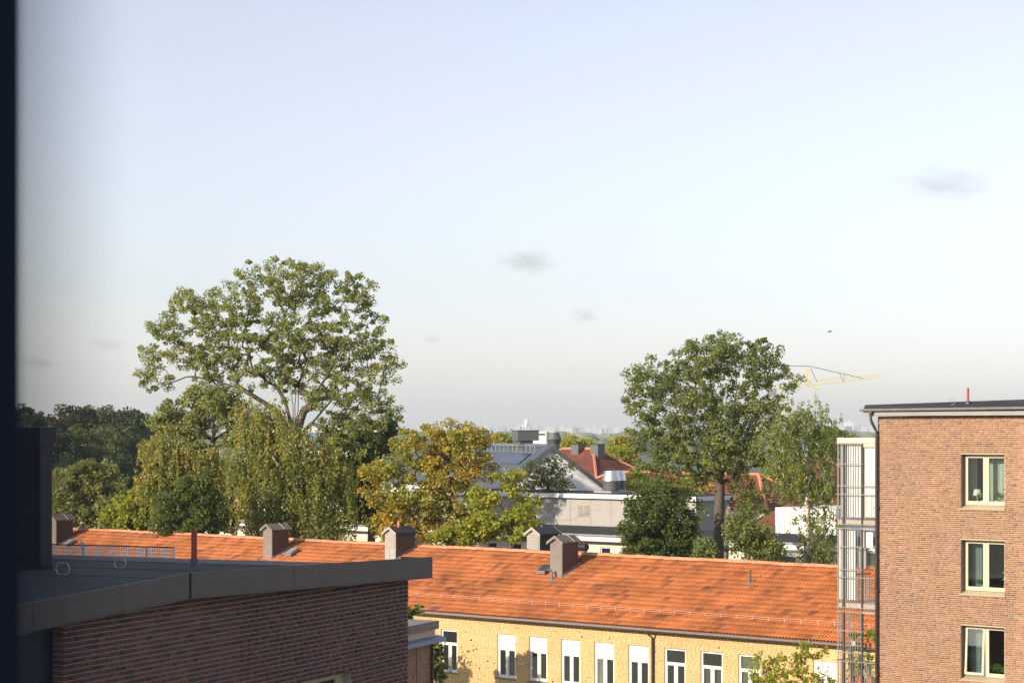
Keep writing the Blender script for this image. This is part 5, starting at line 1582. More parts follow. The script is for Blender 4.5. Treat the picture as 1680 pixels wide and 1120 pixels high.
def tree(name, label, cat, px, Y, fork_py, blobs, n_cl, leaves, lsize, mats, seed, trunk_r=0.3, lean=0.0, stems=1, cl_r=0.55,
         weep=0.0, group=None, depthf=0.8, min_d=0.0, droop=0.0, twig=0.011, expo=0.52, limbs=None):
    """blobs: (px, py, half width px, half height px[, weight]) of the crown at the tree's own distance"""
    rng = np.random.default_rng(seed)
    k = Y / F
    base = np.array([(px-840)*k, Y, 0.0])
    fork = np.array([(px + lean - 840)*k, Y, CZ - (fork_py-HOR)*k])
    t = thing(name, F0, base[0], base[1], label, cat, group)
    # cluster centres
    bl = np.array([[(b[0]-840)*k, Y, CZ-(b[1]-HOR)*k, b[2]*k, b[2]*k*depthf, b[3]*k] for b in blobs])
    wt = np.array([b[2]*b[3]*(b[4] if len(b) > 4 else 1.0) for b in blobs], float); wt /= wt.sum()
    pts = []
    tries = 0
    while len(pts) < n_cl and tries < n_cl*40:
        tries += 1
        i = rng.choice(len(bl), p=wt)
        d = rand_unit(rng, 1)[0] * rng.random()**(1/2.4)
        p = bl[i, :3] + d*bl[i, 3:6]
        if p[2] < 1.5: continue
        if min_d and pts and np.min(np.sum((np.array(pts)-p)**2, 1)) < min_d*min_d: continue
        pts.append(p)
    pts = np.array(pts)
    # skeleton
    nodes_ = [base]; par = [-1]
    def add(p, q):
        nodes_.append(p); par.append(q); return len(nodes_)-1
    nt_ = 7; last = 0
    for i in range(1, nt_+1):
        f = i/nt_
        w = (rng.normal(size=3)*0.06*trunk_r*4) * np.array([1,1,0]) * (f*(1-f)*4)
        last = add(base + (fork-base)*f + w, last)
    fork_i = last
    roots = [fork_i]
    if stems > 1:
        # several main limbs from the fork up into the crown
        cen = pts.mean(0); top = pts[:,2].max()
        for s_ in range(stems):
            a = -0.5 + s_/(stems-1) + rng.normal()*0.05
            tgt = np.array([fork[0] + a*2*0.55*(pts[:,0].max()-pts[:,0].min())/2 + 0.3*(cen[0]-fork[0]), Y + rng.normal()*1.2, fork[2] + (top-fork[2])*(0.78 - 0.75*abs(a)**1.5)])
            q = fork_i
            for i in range(1, 9):
                f = i/8
                p = fork + (tgt-fork)*np.array([f**1.25, f, f**0.9]) + rng.normal(size=3)*0.10
                q = add(p, q)
    for lb_ in (limbs or []):
        q = fork_i; prev = fork; yo_ = 0.0; dy_ = rng.normal()*0.35
        for (lx, ly) in lb_:
            p1 = np.array([(lx-840)*k, Y, CZ-(ly-HOR)*k])
            for f in (0.33, 0.67, 1.0):
                yo_ += dy_*0.33*np.linalg.norm(p1-prev)
                m = prev + (p1-prev)*f + rng.normal(size=3)*0.03; m[1] = Y + yo_
                q = add(m, q)
            prev = p1
    order = np.argsort(np.linalg.norm((pts-fork)*np.array([1,1,0.9]), axis=1))
    ends = []
    for i in order:
        p = pts[i]
        nd = np.array(nodes_[2:]); 
        dv = p - nd
        d = np.linalg.norm(dv, axis=1)
        df = np.linalg.norm(nd-fork, axis=1)
        dp = np.linalg.norm(p-fork)
        # prefer parents nearer the fork and below the new tip
        cost = d*(1 + 0.35*np.clip(-dv[:,2]/(d+1e-6), 0, 1)) + np.where(df > dp, 3.0, 0.0) + 0.10*df*0
        j = int(np.argmin(cost)) + 2
        q = j; a0 = nodes_[j]
        n_ = max(2, min(6, int(d[j-2]/0.5)))
        for s_ in range(1, n_+1):
            f = s_/n_
            m = a0 + (p-a0)*f + np.array([0,0,1])*(0.10*d[j-2]*math.sin(math.pi*f)) + (rng.normal(size=3)*0.035*d[j-2]*(1 if s_ < n_ else 0))
            q = add(m, q)
        ends.append(q)
    nodes_ = np.array(nodes_); par = np.array(par)
    cnt = np.zeros(len(nodes_)); cnt[ends] = 1
    for i in range(len(nodes_)-1, 0, -1):
        cnt[par[i]] += cnt[i]
    tot = max(cnt[0], 1)
    rad = np.maximum(trunk_r*(np.maximum(cnt, 0.3)/tot)**expo, twig)
    zf = np.clip((fork[2]-nodes_[:,2])/max(fork[2], 0.1), 0, 1)
    rad *= (1 + 0.35*zf)
    # tubes
    idx = np.arange(1, len(nodes_)); a = nodes_[par[idx]]; b = nodes_[idx]
    d = b-a; ln = np.linalg.norm(d, axis=1, keepdims=True); d = d/np.maximum(ln, 1e-6)
    up = np.where(np.abs(d[:, 2:3]) < 0.9, np.array([[0,0,1.0]]), np.array([[1.0,0,0]]))
    s1 = np.cross(d, up); s1 /= np.linalg.norm(s1, axis=1, keepdims=True); s2 = np.cross(d, s1)
    ra = np.minimum(rad[par[idx]], rad[idx]*1.6)[:, None]; rb = rad[idx][:, None]
    SN = 6
    ring = []
    for e, (c, r_) in enumerate(((a, ra), (b, rb))):
        for q in range(SN):
            th = 2*math.pi*q/SN
            ring.append(c + (s1*math.cos(th) + s2*math.sin(th))*r_)
    V = np.stack(ring, 1)          # (E, 2*SN, 3)
    E = len(idx)
    fl = np.array([(q, (q+1) % SN, SN+(q+1) % SN, SN+q) for q in range(SN)])
    fc = (fl[None] + (2*SN)*np.arange(E)[:, None, None]).reshape(-1, 4)
    me = raw_mesh('trunk', V.reshape(-1, 3) - base, fc)
    me.polygons.foreach_set('use_smooth', [True]*len(me.polygons))
    link('trunk', me, mats[1], t)
    # leaves
    n = int(leaves)
    if weep:
        # hanging strands below each cluster
        per = max(1, n // len(pts)); C = []; D = []
        for p in pts:
            ns = max(3, int(per/26))
            m = per // ns
            for s_ in range(ns):
                st = p + rng.normal(size=3)*np.array([cl_r, cl_r, cl_r*0.5])
                L = weep*(0.35 + 0.9*rng.random())
                f = np.sort(rng.random(m))
                drift = rng.normal(size=2)*0.10
                c = np.stack([st[0] + drift[0]*f*L + rng.normal(size=m)*0.055, st[1] + drift[1]*f*L + rng.normal(size=m)*0.055, st[2] - f*L], 1)
                C.append(c); dd = rng.normal(size=(m, 3))*0.5 + np.array([0,0,-1.0]); D.append(dd)
        C = np.concatenate(C); D = np.concatenate(D)
        asp = 0.55
    else:
        w_ = 0.5 + rng.random(len(pts)); w_ /= w_.sum()
        ci = rng.choice(len(pts), size=n, p=w_)
        off = rand_unit(rng, n) * (rng.random((n, 1))**0.45) * cl_r * (0.6 + 0.8*rng.random(len(pts)))[ci][:, None]
        off[:, 2] *= 0.75
        off[:, 2] -= droop*rng.random(n)
        C = pts[ci] + off
        D = off/np.maximum(np.linalg.norm(off, axis=1, keepdims=True), 1e-6)*0.7 + rng.normal(size=(n, 3))*0.7 + np.array([0, 0, -0.15])
        asp = 0.72
    m = len(C)
    D /= np.linalg.norm(D, axis=1, keepdims=True)
    S = np.cross(D, rng.normal(size=(m, 3)) + np.array([0, 0, 1.2])); S /= np.linalg.norm(S, axis=1, keepdims=True)
    l = lsize*(0.55 + 0.9*rng.random((m, 1)))
    q = np.stack([C - D*l*0.5, C + S*l*asp*0.5, C + D*l*0.5, C - S*l*asp*0.5], 1)
    me = quads_mesh('crown', q - base)
    link('crown', me, mats[0], t)
    return t

LP, LPB, LD, LB, LBG, LA, LL, LBR, LG = (M[k] for k in ('leaf_poplar','leaf_poplar_b','leaf_dark','leaf_birch','leaf_birch_g','leaf_autumn','leaf_lime','leaf_brown','leaf_greygreen'))
BK, BKP, BIR = M['bark'], M['bark_pale'], M['birch']

# the big spreading poplar
tree('poplar_tree', 'tallest tree, broad rounded open crown over many spreading grey limbs', 'tree', 484, 130, 722,
     [(450,462,68,46),(520,475,70,50),(585,480,30,38),(380,500,55,42),(318,503,50,36),(270,542,38,34),(250,592,28,34),(265,627,40,20,0.7),(330,572,70,45),(420,560,80,60),(510,560,80,65),(590,560,55,60),(628,600,30,38),(560,640,70,45),(470,620,60,40,0.5),(622,680,34,40),(375,622,60,28,0.6),(570,710,50,46,0.8)],
     900, 70000, 0.140, (LP, BK), 101, trunk_r=0.42, cl_r=0.34, min_d=0.38, expo=0.62,
     limbs=[[(474,665),(455,605),(415,545),(368,500),(350,470)],[(455,672),(398,638),(350,622),(308,618),(262,637)],[(482,655),(474,590),(463,520),(455,450)],[(492,650),(512,580),(525,520),(532,470)],
            [(500,672),(545,605),(572,560),(592,500)],[(512,695),(555,642),(600,602),(640,592)],[(468,660),(425,585),(380,542),(315,512),(285,505)],[(505,700),(560,690),(605,690),(640,680)],[(488,640),(440,560),(415,500),(405,455)]])
# lower limb mass on its left
tree('poplar_tree', 'green leafy tree at left below the tallest tree, above the weeping birch', 'tree', 352, 127, 735,
     [(300,690,50,36),(350,660,50,30),(300,735,50,32),(390,700,40,40),(265,700,26,26,0.6)], 200, 24000, 0.145, (LP, BK), 102, trunk_r=0.28, stems=3, cl_r=0.46, min_d=0.4)
# big weeping birch before it
tree('weeping_birch', 'large weeping birch with hanging yellowing strands below the tallest tree', 'tree', 478, 121, 700,
     [(430,670,40,30),(470,720,75,40),(540,760,55,36),(420,760,50,40),(480,790,80,40),(555,820,36,34),(430,830,40,36),(500,840,60,30)], 230, 62000, 0.15, (LB, BKP), 103, trunk_r=0.24, cl_r=0.36, weep=2.6, min_d=0.35)
# left weeping birch with white limbs
tree('weeping_birch', 'smaller weeping birch with white forked limbs at left, yellow tinged strands', 'tree', 300, 124, 790,
     [(262,735,36,26),(300,755,46,36),(345,760,30,36),(262,785,32,30),(320,800,40,36)], 120, 27000, 0.15, (LB, BIR), 104, trunk_r=0.15, cl_r=0.34, weep=1.9, min_d=0.35)
tree('round_tree', 'compact round dark green tree just above the orange roof at left', 'tree', 312, 117, 850,
     [(318,805,34,26),(290,828,32,26),(345,838,28,30),(275,856,24,20),(318,855,46,24),(335,780,14,14,0.7)], 140, 16000, 0.15, (LD, BK), 105, trunk_r=0.18, cl_r=0.45, min_d=0.3)
tree('round_tree', 'yellow green bushy tree above the orange roof, left of the round dark tree', 'tree', 218, 126, 850,
     [(222,840,44,32),(195,855,28,24),(250,855,28,26),(232,818,22,14)], 90, 11500, 0.19, (LL, BK), 106, trunk_r=0.17, cl_r=0.46, min_d=0.3)
tree('round_tree', 'grey green rounded tree with pale bare stems beside the metal clad stack', 'tree', 140, 146, 850,
     [(120,800,44,44),(165,795,46,40),(105,840,40,36),(165,840,44,40),(145,772,26,16)], 150, 17000, 0.23, (LG, BKP), 107, trunk_r=0.22, stems=5, cl_r=0.58, min_d=0.4)
# dark trees right of the poplar
tree('dark_tree', 'dark green tree filling the gap between weeping birch and autumn maple', 'tree', 610, 134, 830,
     [(600,740,46,56),(640,700,24,22,0.8),(570,800,46,50),(610,830,40,44),(555,720,30,40,0.6)], 150, 19000, 0.22, (LD, BK), 108, trunk_r=0.26, cl_r=0.55, min_d=0.35)
tree('dark_tree', 'dark shrubby tree behind the left weeping birch', 'tree', 385, 138, 830,
     [(385,800,36,50),(360,840,30,30)], 70, 8500, 0.21, (LD, BK), 109, trunk_r=0.18, cl_r=0.5, min_d=0.3)
# autumn maple
tree('maple_tree', 'autumn maple turning orange and brown with open branches', 'tree', 738, 112.5, 790,
     [(690,735,50,38),(755,722,50,32),(735,770,75,42),(650,800,56,40),(715,830,70,42),(640,850,46,34),(780,770,36,32,0.8),(700,875,60,24),(770,845,36,36,0.6),(625,775,30,24,0.6)], 330, 30000, 0.15, (LA, BK), 110, trunk_r=0.24, stems=4, cl_r=0.42, min_d=0.34)
tree('maple_sapling', 'thin young green yellow tree before the beige block, right of the autumn maple', 'tree', 838, 110, 850,
     [(835,790,26,26),(800,820,30,24),(860,835,32,20),(825,860,46,28),(780,870,40,24),(880,865,24,14),(850,880,36,18),(740,880,40,22)], 120, 11000, 0.165, (LL, BK), 111, trunk_r=0.10, cl_r=0.40, min_d=0.3)
tree('round_tree', 'small brownish olive tree in front of the white gable', 'tree', 898, 140, 800,
     [(880,775,26,24),(915,775,28,22),(900,795,46,14),(860,792,18,14,0.7),(905,757,16,10)], 85, 2900, 0.16, (LG, BK), 112, trunk_r=0.12, stems=5, cl_r=0.38, min_d=0.3)
# right-hand big tree
twin = tree('poplar_tree', 'tall upright leafy tree with twin grey trunks at right of centre', 'tree', 1181, 108, 792,
     [(1160,600,58,50),(1235,600,52,46),(1085,632,52,48),(1160,680,80,55),(1250,665,58,46),(1075,705,52,50),(1150,745,80,45),(1225,735,60,48),(1295,622,26,22,0.7),(1195,572,45,28),(1060,768,40,32,0.8),(1225,795,36,30,0.5),(1110,795,46,32,0.6),(1045,620,24,22,0.6),(1040,660,20,24,0.6),(1125,832,36,26,0.6),(1232,832,30,28,0.5)],
     780, 58000, 0.125, (LPB, BK), 113, trunk_r=0.27, cl_r=0.31, min_d=0.33, expo=0.60,
     limbs=[[(1165,745),(1140,692),(1108,650),(1085,608)],[(1177,730),(1171,660),(1164,600),(1160,562)],[(1200,740),(1224,690),(1240,640),(1246,588)],[(1215,772),(1252,735),(1290,690)],[(1152,765),(1112,735),(1066,715)],[(1190,715),(1206,640),(1203,575)],[(1160,775),(1120,780),(1075,775)]])
q0 = at(1192, 930, 109.0)
mbt = [(q0.x, q0.y, 0), (q0.x+0.03, q0.y, 5.0), (q0.x-0.05, q0.y, 9.5), (q0.x+0.1, q0.y, 12.0), (q0.x+0.9, q0.y+0.2, 14.5), (q0.x+1.6, q0.y+0.3, 16.5)]
m_ = MB(); m_.tube(mbt, 0.22, 10, r2=0.06); m_.build('trunk', M['bark_pale'], twin, smooth=True)
tree('dark_tree', 'dense dark green linden below the tall tree, before the cream wall', 'tree', 1082, 104, 880,
     [(1080,830,46,40),(1060,870,46,40),(1105,870,44,44),(1070,905,52,26),(1130,900,30,30),(1040,830,16,14,0.6)], 200, 25000, 0.135, (LD, BK), 114, trunk_r=0.2, cl_r=0.38, min_d=0.28)
tree('round_tree', 'low yellow green tree at the tall tree foot, right of the trunks', 'tree', 1228, 102, 900,
     [(1225,880,34,30),(1255,905,34,22),(1215,850,24,24,0.7),(1160,905,22,22,0.6),(1275,915,18,12,0.7)], 85, 9000, 0.140, (LPB, BK), 115, trunk_r=0.12, cl_r=0.42, min_d=0.28)
tree('birch_tree', 'slender birch with a white trunk beside the barred balconies', 'tree', 1323, 104, 700,
     [(1300,700,34,32),(1335,690,28,26),(1345,730,24,36),(1295,750,30,30),(1340,790,30,36),(1300,800,26,26,0.6),(1345,860,26,36),(1345,905,26,22),(1320,665,16,12),(1275,720,24,26,0.7)], 180, 19000, 0.12, (LBG, BIR), 116, trunk_r=0.15, cl_r=0.40, weep=0.75, min_d=0.3, expo=0.62)
# young tree before the yellow wall
tree('young_tree', 'sparse yellow green young tree before the yellow wall, near the balconies', 'tree', 1292, 80, 1140,
     [(1262,1095,30,32),(1310,1070,26,22),(1340,1085,30,28),(1295,1110,50,26),(1250,1120,40,20),(1318,1120,50,24),(1313,1056,8,8)], 80, 2200, 0.125, (LL, BK), 117, trunk_r=0.06, cl_r=0.26, min_d=0.16)
# courtyard trees mostly hidden by the dark brick house
tree('courtyard_tree', 'courtyard tree with leaves peeping past the dark brick wall at the annex coping', 'tree', 640, 89, 1100,
     [(645,1030,44,40),(680,1005,12,10,1.4),(610,1060,50,50),(690,1075,30,40,0.6),(716,1066,10,14,1.2),(718,1098,10,20,1.2)], 90, 9000, 0.16, (LD, BK), 118, trunk_r=0.14, cl_r=0.34, min_d=0.2)
tree('courtyard_tree', 'courtyard tree hidden by the dark brick wall, shading the yellow wall', 'tree', 548, 92, 1100,
     [(550,1045,52,40),(530,1075,50,40)], 70, 7500, 0.17, (LD, BK), 119, trunk_r=0.14, cl_r=0.40, min_d=0.2)
# dark wood on the left
wood = [(38,690,300,26,20),(70,700,330,30,26),(120,688,310,44,20),(165,686,330,40,18),(205,692,300,40,18),(95,735,280,44,34),(155,730,285,46,36),(215,735,290,44,34),(250,710,315,30,24),(120,775,270,40,28),(190,775,262,40,30)]
wl_ = ['dark tree at far left of the wood, partly behind the blurred jamb','brown crowned tree above the metal clad stack','brown topped tree, left of two on the wood skyline','brown topped tree in the middle of the wood skyline','dark tree at right of the wood skyline','dark green tree low in the wood beside the stack','mid green tree in the middle of the wood','dark green tree at right of the wood, beside left birch','reddish brown tree at the wood edge nearest the tallest tree','dark tree at the wood foot above the grey green tree','dark tree at the wood foot above the yellow green tree']
for i, ((px, py, Y, rx, ry), lb) in enumerate(zip(wood, wl_)):
    mt = LBR if i in (1,2,3,8) else (LD if i == 6 else M['leaf_wood'])
    tree('wood_tree', lb, 'tree', px, Y, py+ry*1.6, [(px,py,rx,ry),(px-rx*0.5,py+ry*0.5,rx*0.6,ry*0.7),(px+rx*0.5,py+ry*0.4,rx*0.6,ry*0.7),(px,py+ry*1.3,rx*0.9,ry)],
         70, 6500, 0.42, (mt, BK), 130+i, trunk_r=0.35, cl_r=1.1, min_d=0.6, group='trees of the dark wood')
# yellow trees between the far houses
far = [(945,728,230,30,14,LL,'golden yellow tree behind the two black roof hoods'),(1020,735,215,24,22,LA,'golden tree at the left edge of tall right tree'),(1015,752,200,22,18,LL,'yellow green tree beside the brown red hip roof'),
       (1372,712,240,36,14,LPB,'green tree top just above the balcony stack'),(1352,740,215,26,30,LPB,'green tree behind the slender birch'),(1290,770,190,40,30,LL,'light green tree between the red roofs'),(1260,815,165,30,16,LG,'olive tree below the far red roof'),
       (822,722,260,12,8,LL,'small golden tree left of the roof vents'),(1150,800,160,60,40,LL,'yellow green tree behind the tall tree trunks'),(1050,800,150,30,20,LL,'low olive tree beside the steel ventilators')]
for i, (px, py, Y, rx, ry, mt, lb) in enumerate(far):
    tree('far_tree', lb, 'tree', px, Y, py+ry*1.4, [(px,py,rx,ry),(px-rx*0.5,py+ry*0.6,rx*0.6,ry*0.7),(px+rx*0.5,py+ry*0.5,rx*0.6,ry*0.8),(px,py+ry*1.5,rx*0.9,ry)],
         55, 5200, 0.26, (mt, BK), 160+i, trunk_r=0.22, cl_r=0.7, min_d=0.4, group='trees among the far houses')

# ================================================================== FAR LAND, SKYLINE, CRANE, BIRD
def wood_belt(name, Y, x0, x1, h, seed, size):
    rng = np.random.default_rng(seed)
    n = int((x1-x0)/size*2.2)
    V = []; Fc = []
    for i in range(n):
        x = x0 + (x1-x0)*rng.random(); y = Y + rng.normal()*Y*0.06; s = size*(0.6+0.8*rng.random()); hh = h*(0.7+0.5*rng.random())
        m = 7; b = len(V)
        for lv, (rf, zf) in enumerate(((0.9,0.0),(1.0,0.45),(0.75,0.8),(0.3,1.0))):
            for q in range(m):
                a = 2*math.pi*q/m + lv*0.4
                rr = s*0.6*rf*(0.8+0.4*rng.random())
                V.append((x+rr*math.cos(a), y+rr*math.sin(a), hh*zf))
        for lv in range(3):
            for q in range(m):
                Fc.append((b+lv*m+q, b+lv*m+(q+1) % m, b+(lv+1)*m+(q+1) % m, b+(lv+1)*m+q))
    me = raw_mesh(name, np.array(V), np.array(Fc))
    o = link(name, me, M['leaf_far'])
    tag(o, kind='stuff')
    return o
tag(wood_belt('far_woods', 1500, -500, 480, 11.0, 1, 16), 'hazy belt of woods in the middle distance', 'woods')
tag(wood_belt('far_woods', 2600, -800, 800, 12.5, 2, 22), 'second hazy belt of woods farther off', 'woods')
tag(wood_belt('far_woods', 4500, -1300, 1400, 14.0, 3, 34), 'bluish farthest belt of woods below the skyline', 'woods')

rnd = random.Random(77)
CY = 8500.0
def far_block(px, py, w, d, mat, label, group, name='distant_building', roofbox=True, Y=CY):
    p = at(px, py, Y); ww = w/F*Y
    t = thing(name, F0, p.x, p.y, label, 'building', group)
    MB().box(p.x-ww/2, p.x+ww/2, p.y, p.y+d, 0, p.z).build('block', mat, t)
    if roofbox:
        MB().box(p.x-ww*0.2, p.x+ww*0.2, p.y+d*0.2, p.y+d*0.6, p.z, p.z+3.5).build('roof_house', mat, t)
    return t
x = 690
while x < 1012:
    w = 4 + rnd.random()*9
    py = 702.5 - abs(rnd.gauss(0, 2.2))
    far_block(x+w/2, py, w, 30, M['pale_block'] if rnd.random() < 0.6 else M['grey_block'], 'small pale block in the hazy city skyline', 'blocks of the hazy skyline')
    x += w + rnd.random()*5
x = 1376
while x < 1436:
    w = 4 + rnd.random()*8
    far_block(x+w/2, 702 - abs(rnd.gauss(0, 1.8)), w, 30, M['pale_block'] if rnd.random() < 0.6 else M['grey_block'], 'small pale block in the hazy city skyline', 'blocks of the hazy skyline')
    x += w + rnd.random()*4
far_block(857, 697, 8, 30, M['white_render'], 'white block beside the leaning white tower on skyline', None)
far_block(945, 698.5, 10, 30, M['grey_block'], 'wide grey block right of centre on the skyline', None)
far_block(993, 699, 8, 30, M['pale_block'], 'lone pale block near the golden trees on the skyline', None)
far_block(1394, 692.5, 13, 40, M['white_render'], 'broad white slab on the skyline above the balcony stack', None)
far_block(800, 703, 16, 30, M['white_render'], 'long low white block near the radio mast', None)
far_block(836, 702, 12, 30, M['white_render'], 'white block behind the big roof vent', None)
# twisting white tower
p = at(865, 687, CY)
t = thing('skyline_tower', F0, p.x, p.y, 'tall slim white twisting tower on the skyline', 'tower')
vs = []; fs = []; nseg = 9
for i in range(nseg+1):
    a = R(90*i/nseg); r_ = 13 - 2.5*i/nseg
    for q in range(4):
        th = a + q*math.pi/2 + 0.6
        vs.append((p.x + r_*math.cos(th) - 4*i/nseg, p.y + r_*math.sin(th), p.z*i/nseg))
for i in range(nseg):
    for q in range(4):
        fs.append((i*4+q, i*4+(q+1) % 4, (i+1)*4+(q+1) % 4, (i+1)*4+q))
fs.append((nseg*4, nseg*4+1, nseg*4+2, nseg*4+3))
m_ = MB(); m_.poly(vs, fs); m_.build('shaft', M['white_render'], t)
for k in range(1, 9):
    zz = p.z*k/9
    m_ = MB(); m_.lathe(p.x - 4*k/9, p.y, [(8.0, zz-0.8), (8.0, zz+0.8)], 8); m_.build('floor_gap', M['grey_block'], t)
# masts and spires
for (px, pt, Y, w, lb) in ((789, 685, 3000, 0.5, 'thin radio mast on the horizon above the roof vents'), (1410, 693, CY, 3.0, 'slim church spire on the skyline above the balconies'), (910, 700, CY, 3.0, 'short spire right of the twisting tower')):
    p = at(px, pt, Y)
    t = thing('mast' if Y < 5000 else 'church_spire', F0, p.x, p.y, lb, 'mast' if Y < 5000 else 'spire')
    m_ = MB(); m_.tube([(p.x,p.y,0),(p.x,p.y,p.z*0.7)], w, 6); m_.build('shaft', M['grey_block'], t)
    m_ = MB(); m_.tube([(p.x,p.y,p.z*0.7),(p.x,p.y,p.z)], w, 6, r2=w*0.25); m_.build('tip', M['grey_block'], t)

# tower crane
CYr = 620.0
def cp(px, py): 
    p = at(px, py, CYr); return p
j0, j1 = cp(1313, 634), cp(1440, 619.5)
cr_ = thing('tower_crane', F0, cp(1327,634).x, CYr, 'yellow tower crane jib reaching right above the trees', 'crane')
def lattice(a, b, w0, w1, n, r, name, mat=M['crane']):
    a = Vector(a); b = Vector(b); m_ = MB()
    d = (b-a).normalized(); side = Vector((0,1,0)); up = d.cross(side).normalized()
    if up.z < 0: up = -up
    def ring(f):
        c = a.lerp(b, f); w = w0 + (w1-w0)*f
        return [c - side*w*0.5, c + side*w*0.5, c + up*w]
    for f in range(n):
        R0, R1 = ring(f/n), ring((f+1)/n)
        for k in range(3):
            m_.tube([R0[k], R1[k]], r, 5, caps=False); m_.tube([R0[k], R1[(k+1) % 3]], r*0.6, 4, caps=False)
        m_.tube([R0[0], R0[1]], r*0.6, 4, caps=False)
    return m_.build(name, mat, cr_)
lattice(j0, j1, 1.5, 0.9, 26, 0.085, 'jib')
lattice(cp(1284,636), Vector((cp(1284,636).x, CYr, 0)), 1.3, 1.3, 24, 0.08, 'mast')
lattice(cp(1327,634), cp(1327,600.5), 0.9, 0.5, 8, 0.08, 'apex_tower')
lattice(cp(1313,634), cp(1262,638), 1.2, 1.0, 8, 0.08, 'counter_jib')
m_ = MB(); q = cp(1268, 638); m_.box(q.x-1.6, q.x+1.0, CYr-0.8, CYr+0.8, q.z-2.0, q.z+0.2); m_.build('counterweight', M['concrete'], cr_)
for a_, b_ in (((1328,600.5),(1416,620.5)), ((1328,600.5),(1268,599.5)), ((1377.5,612.5),(1384,627)), ((1385,614),(1384.5,627)), ((1268,599.5),(1264,637)), ((1330,604),(1340,626))):
    m_ = MB(); m_.tube([cp(*a_), cp(*b_)], 0.09 if a_[0] < 1370 else 0.07, 5); m_.build('stay_cable', M['cable'], cr_)
q = cp(1340, 634)
tr = MB().box(q.x-1.0, q.x+0.9, CYr-0.6, CYr+0.6, q.z-0.45, q.z+0.2).build('trolley', M['crane'], cr_)
for dx in (-0.35, 0.35):
    m_ = MB(); m_.tube([(q.x+dx,CYr,q.z-0.4),(q.x+dx,CYr,q.z-9.5)], 0.03, 4); m_.build('hoist_rope', M['cable'], cr_)

# bird in flight
bp = at(1361, 544, 160.0)
bd = thing('bird', F0, bp.x, bp.y, 'small dark bird flying above the tall right tree', 'bird', z0=bp.z)
vs = []; fs = []
prof = [(-0.17,0.005),(-0.12,0.03),(-0.03,0.048),(0.06,0.042),(0.11,0.03),(0.145,0.028),(0.165,0.008)]
m = 8
for (a_, r_) in prof:
    for q in range(m):
        th = 2*math.pi*q/m; vs.append((bp.x + a_, bp.y + r_*math.cos(th), bp.z + r_*math.sin(th)*0.9 + a_*0.15))
for i in range(len(prof)-1):
    for q in range(m):
        fs.append((i*m+q, i*m+(q+1) % m, (i+1)*m+(q+1) % m, (i+1)*m+q))
for s_ in (-1, 1):      # wings, thick at the root, bent at the wrist
    b = len(vs)
    for (dx, dy, dz, ch, th) in ((0.03,0.03,0.02,0.12,0.02),(0.05,0.16,0.07,0.10,0.014),(-0.02,0.34,0.05,0.03,0.004)):
        for e, f in ((0.5,0),(0,1),(-0.5,0),(0,-1)):
            vs.append((bp.x+dx+ch*e, bp.y+s_*dy, bp.z+dz+th*f))
    for i in range(2):
        for q in range(4):
            fs.append((b+i*4+q, b+i*4+(q+1) % 4, b+(i+1)*4+(q+1) % 4, b+(i+1)*4+q))
b = len(vs)              # tail
vs += [(bp.x-0.14,bp.y-0.012,bp.z-0.02),(bp.x-0.14,bp.y+0.012,bp.z-0.02),(bp.x-0.25,bp.y+0.05,bp.z-0.04),(bp.x-0.25,bp.y-0.05,bp.z-0.04),(bp.x-0.14,bp.y,bp.z-0.008)]
fs += [(b,b+1,b+2,b+3),(b+4,b+1,b+2),(b+4,b+2,b+3),(b+4,b+3,b)]
m_ = MB(); m_.poly(vs, fs); m_.build('body', M['bird'], bd, smooth=True)

# ================================================================== CLOUDS (thin volumes, far above the haze)
def cloud_mat(i, dens, scale):
    m = bpy.data.materials.new('thin cloud'); m.use_nodes = True
    nt = m.node_tree; nt.nodes.clear()
    out = N(nt, 'ShaderNodeOutputMaterial'); pv = N(nt, 'ShaderNodeVolumePrincipled')
    pv.inputs['Color'].default_value = (0.80, 0.83, 0.90, 1)
    tc = N(nt, 'ShaderNodeTexCoord')
    ln = N(nt, 'ShaderNodeVectorMath', operation='LENGTH'); nt.links.new(tc.outputs['Object'], ln.inputs[0])
    fo = N(nt, 'ShaderNodeMapRange'); fo.inputs['From Min'].default_value = 1.0; fo.inputs['From Max'].default_value = 0.15
    nt.links.new(ln.outputs['Value'], fo.inputs['Value'])
    no = N(nt, 'ShaderNodeTexNoise', noise_dimensions='4D', i_Scale=scale, i_Detail=6.0, i_Roughness=0.6, i_W=float(i)*3.7)
    nt.links.new(tc.outputs['Object'], no.inputs['Vector'])
    ad = N(nt, 'ShaderNodeMath', operation='MULTIPLY_ADD'); ad.inputs[1].default_value = 0.45
    nt.links.new(fo.outputs[0], ad.inputs[0]); nt.links.new(no.outputs['Fac'], ad.inputs[2])
    th = N(nt, 'ShaderNodeMapRange'); th.inputs['From Min'].default_value = 0.66; th.inputs['From Max'].default_value = 0.98; th.inputs['To Max'].default_value = dens
    nt.links.new(ad.outputs[0], th.inputs['Value']); nt.links.new(th.outputs[0], pv.inputs['Density'])
    nt.links.new(pv.outputs[0], out.inputs['Volume'])
    return m
import bmesh
CL = [(866,428,62,26,'largest small grey cloud in mid sky above the white gable',1.0),(958,517,30,18,'small grey cloud in mid sky below the largest one',1.0),(1548,302,95,36,'wide pale cloud at upper right above the brick block',0.75),
      (708,556,22,9,'tiny cloud just right of the tallest tree crown',0.8),(172,564,44,18,'faint cloud at left of tallest tree crown',0.6),(62,595,44,13,'small cloud beside the blurred jamb',0.9),
      (940,609,14,8,'tiny cloud low above the twisting tower',0.6),(722,612,18,10,'faint wisp low beside the tallest tree',0.45)]
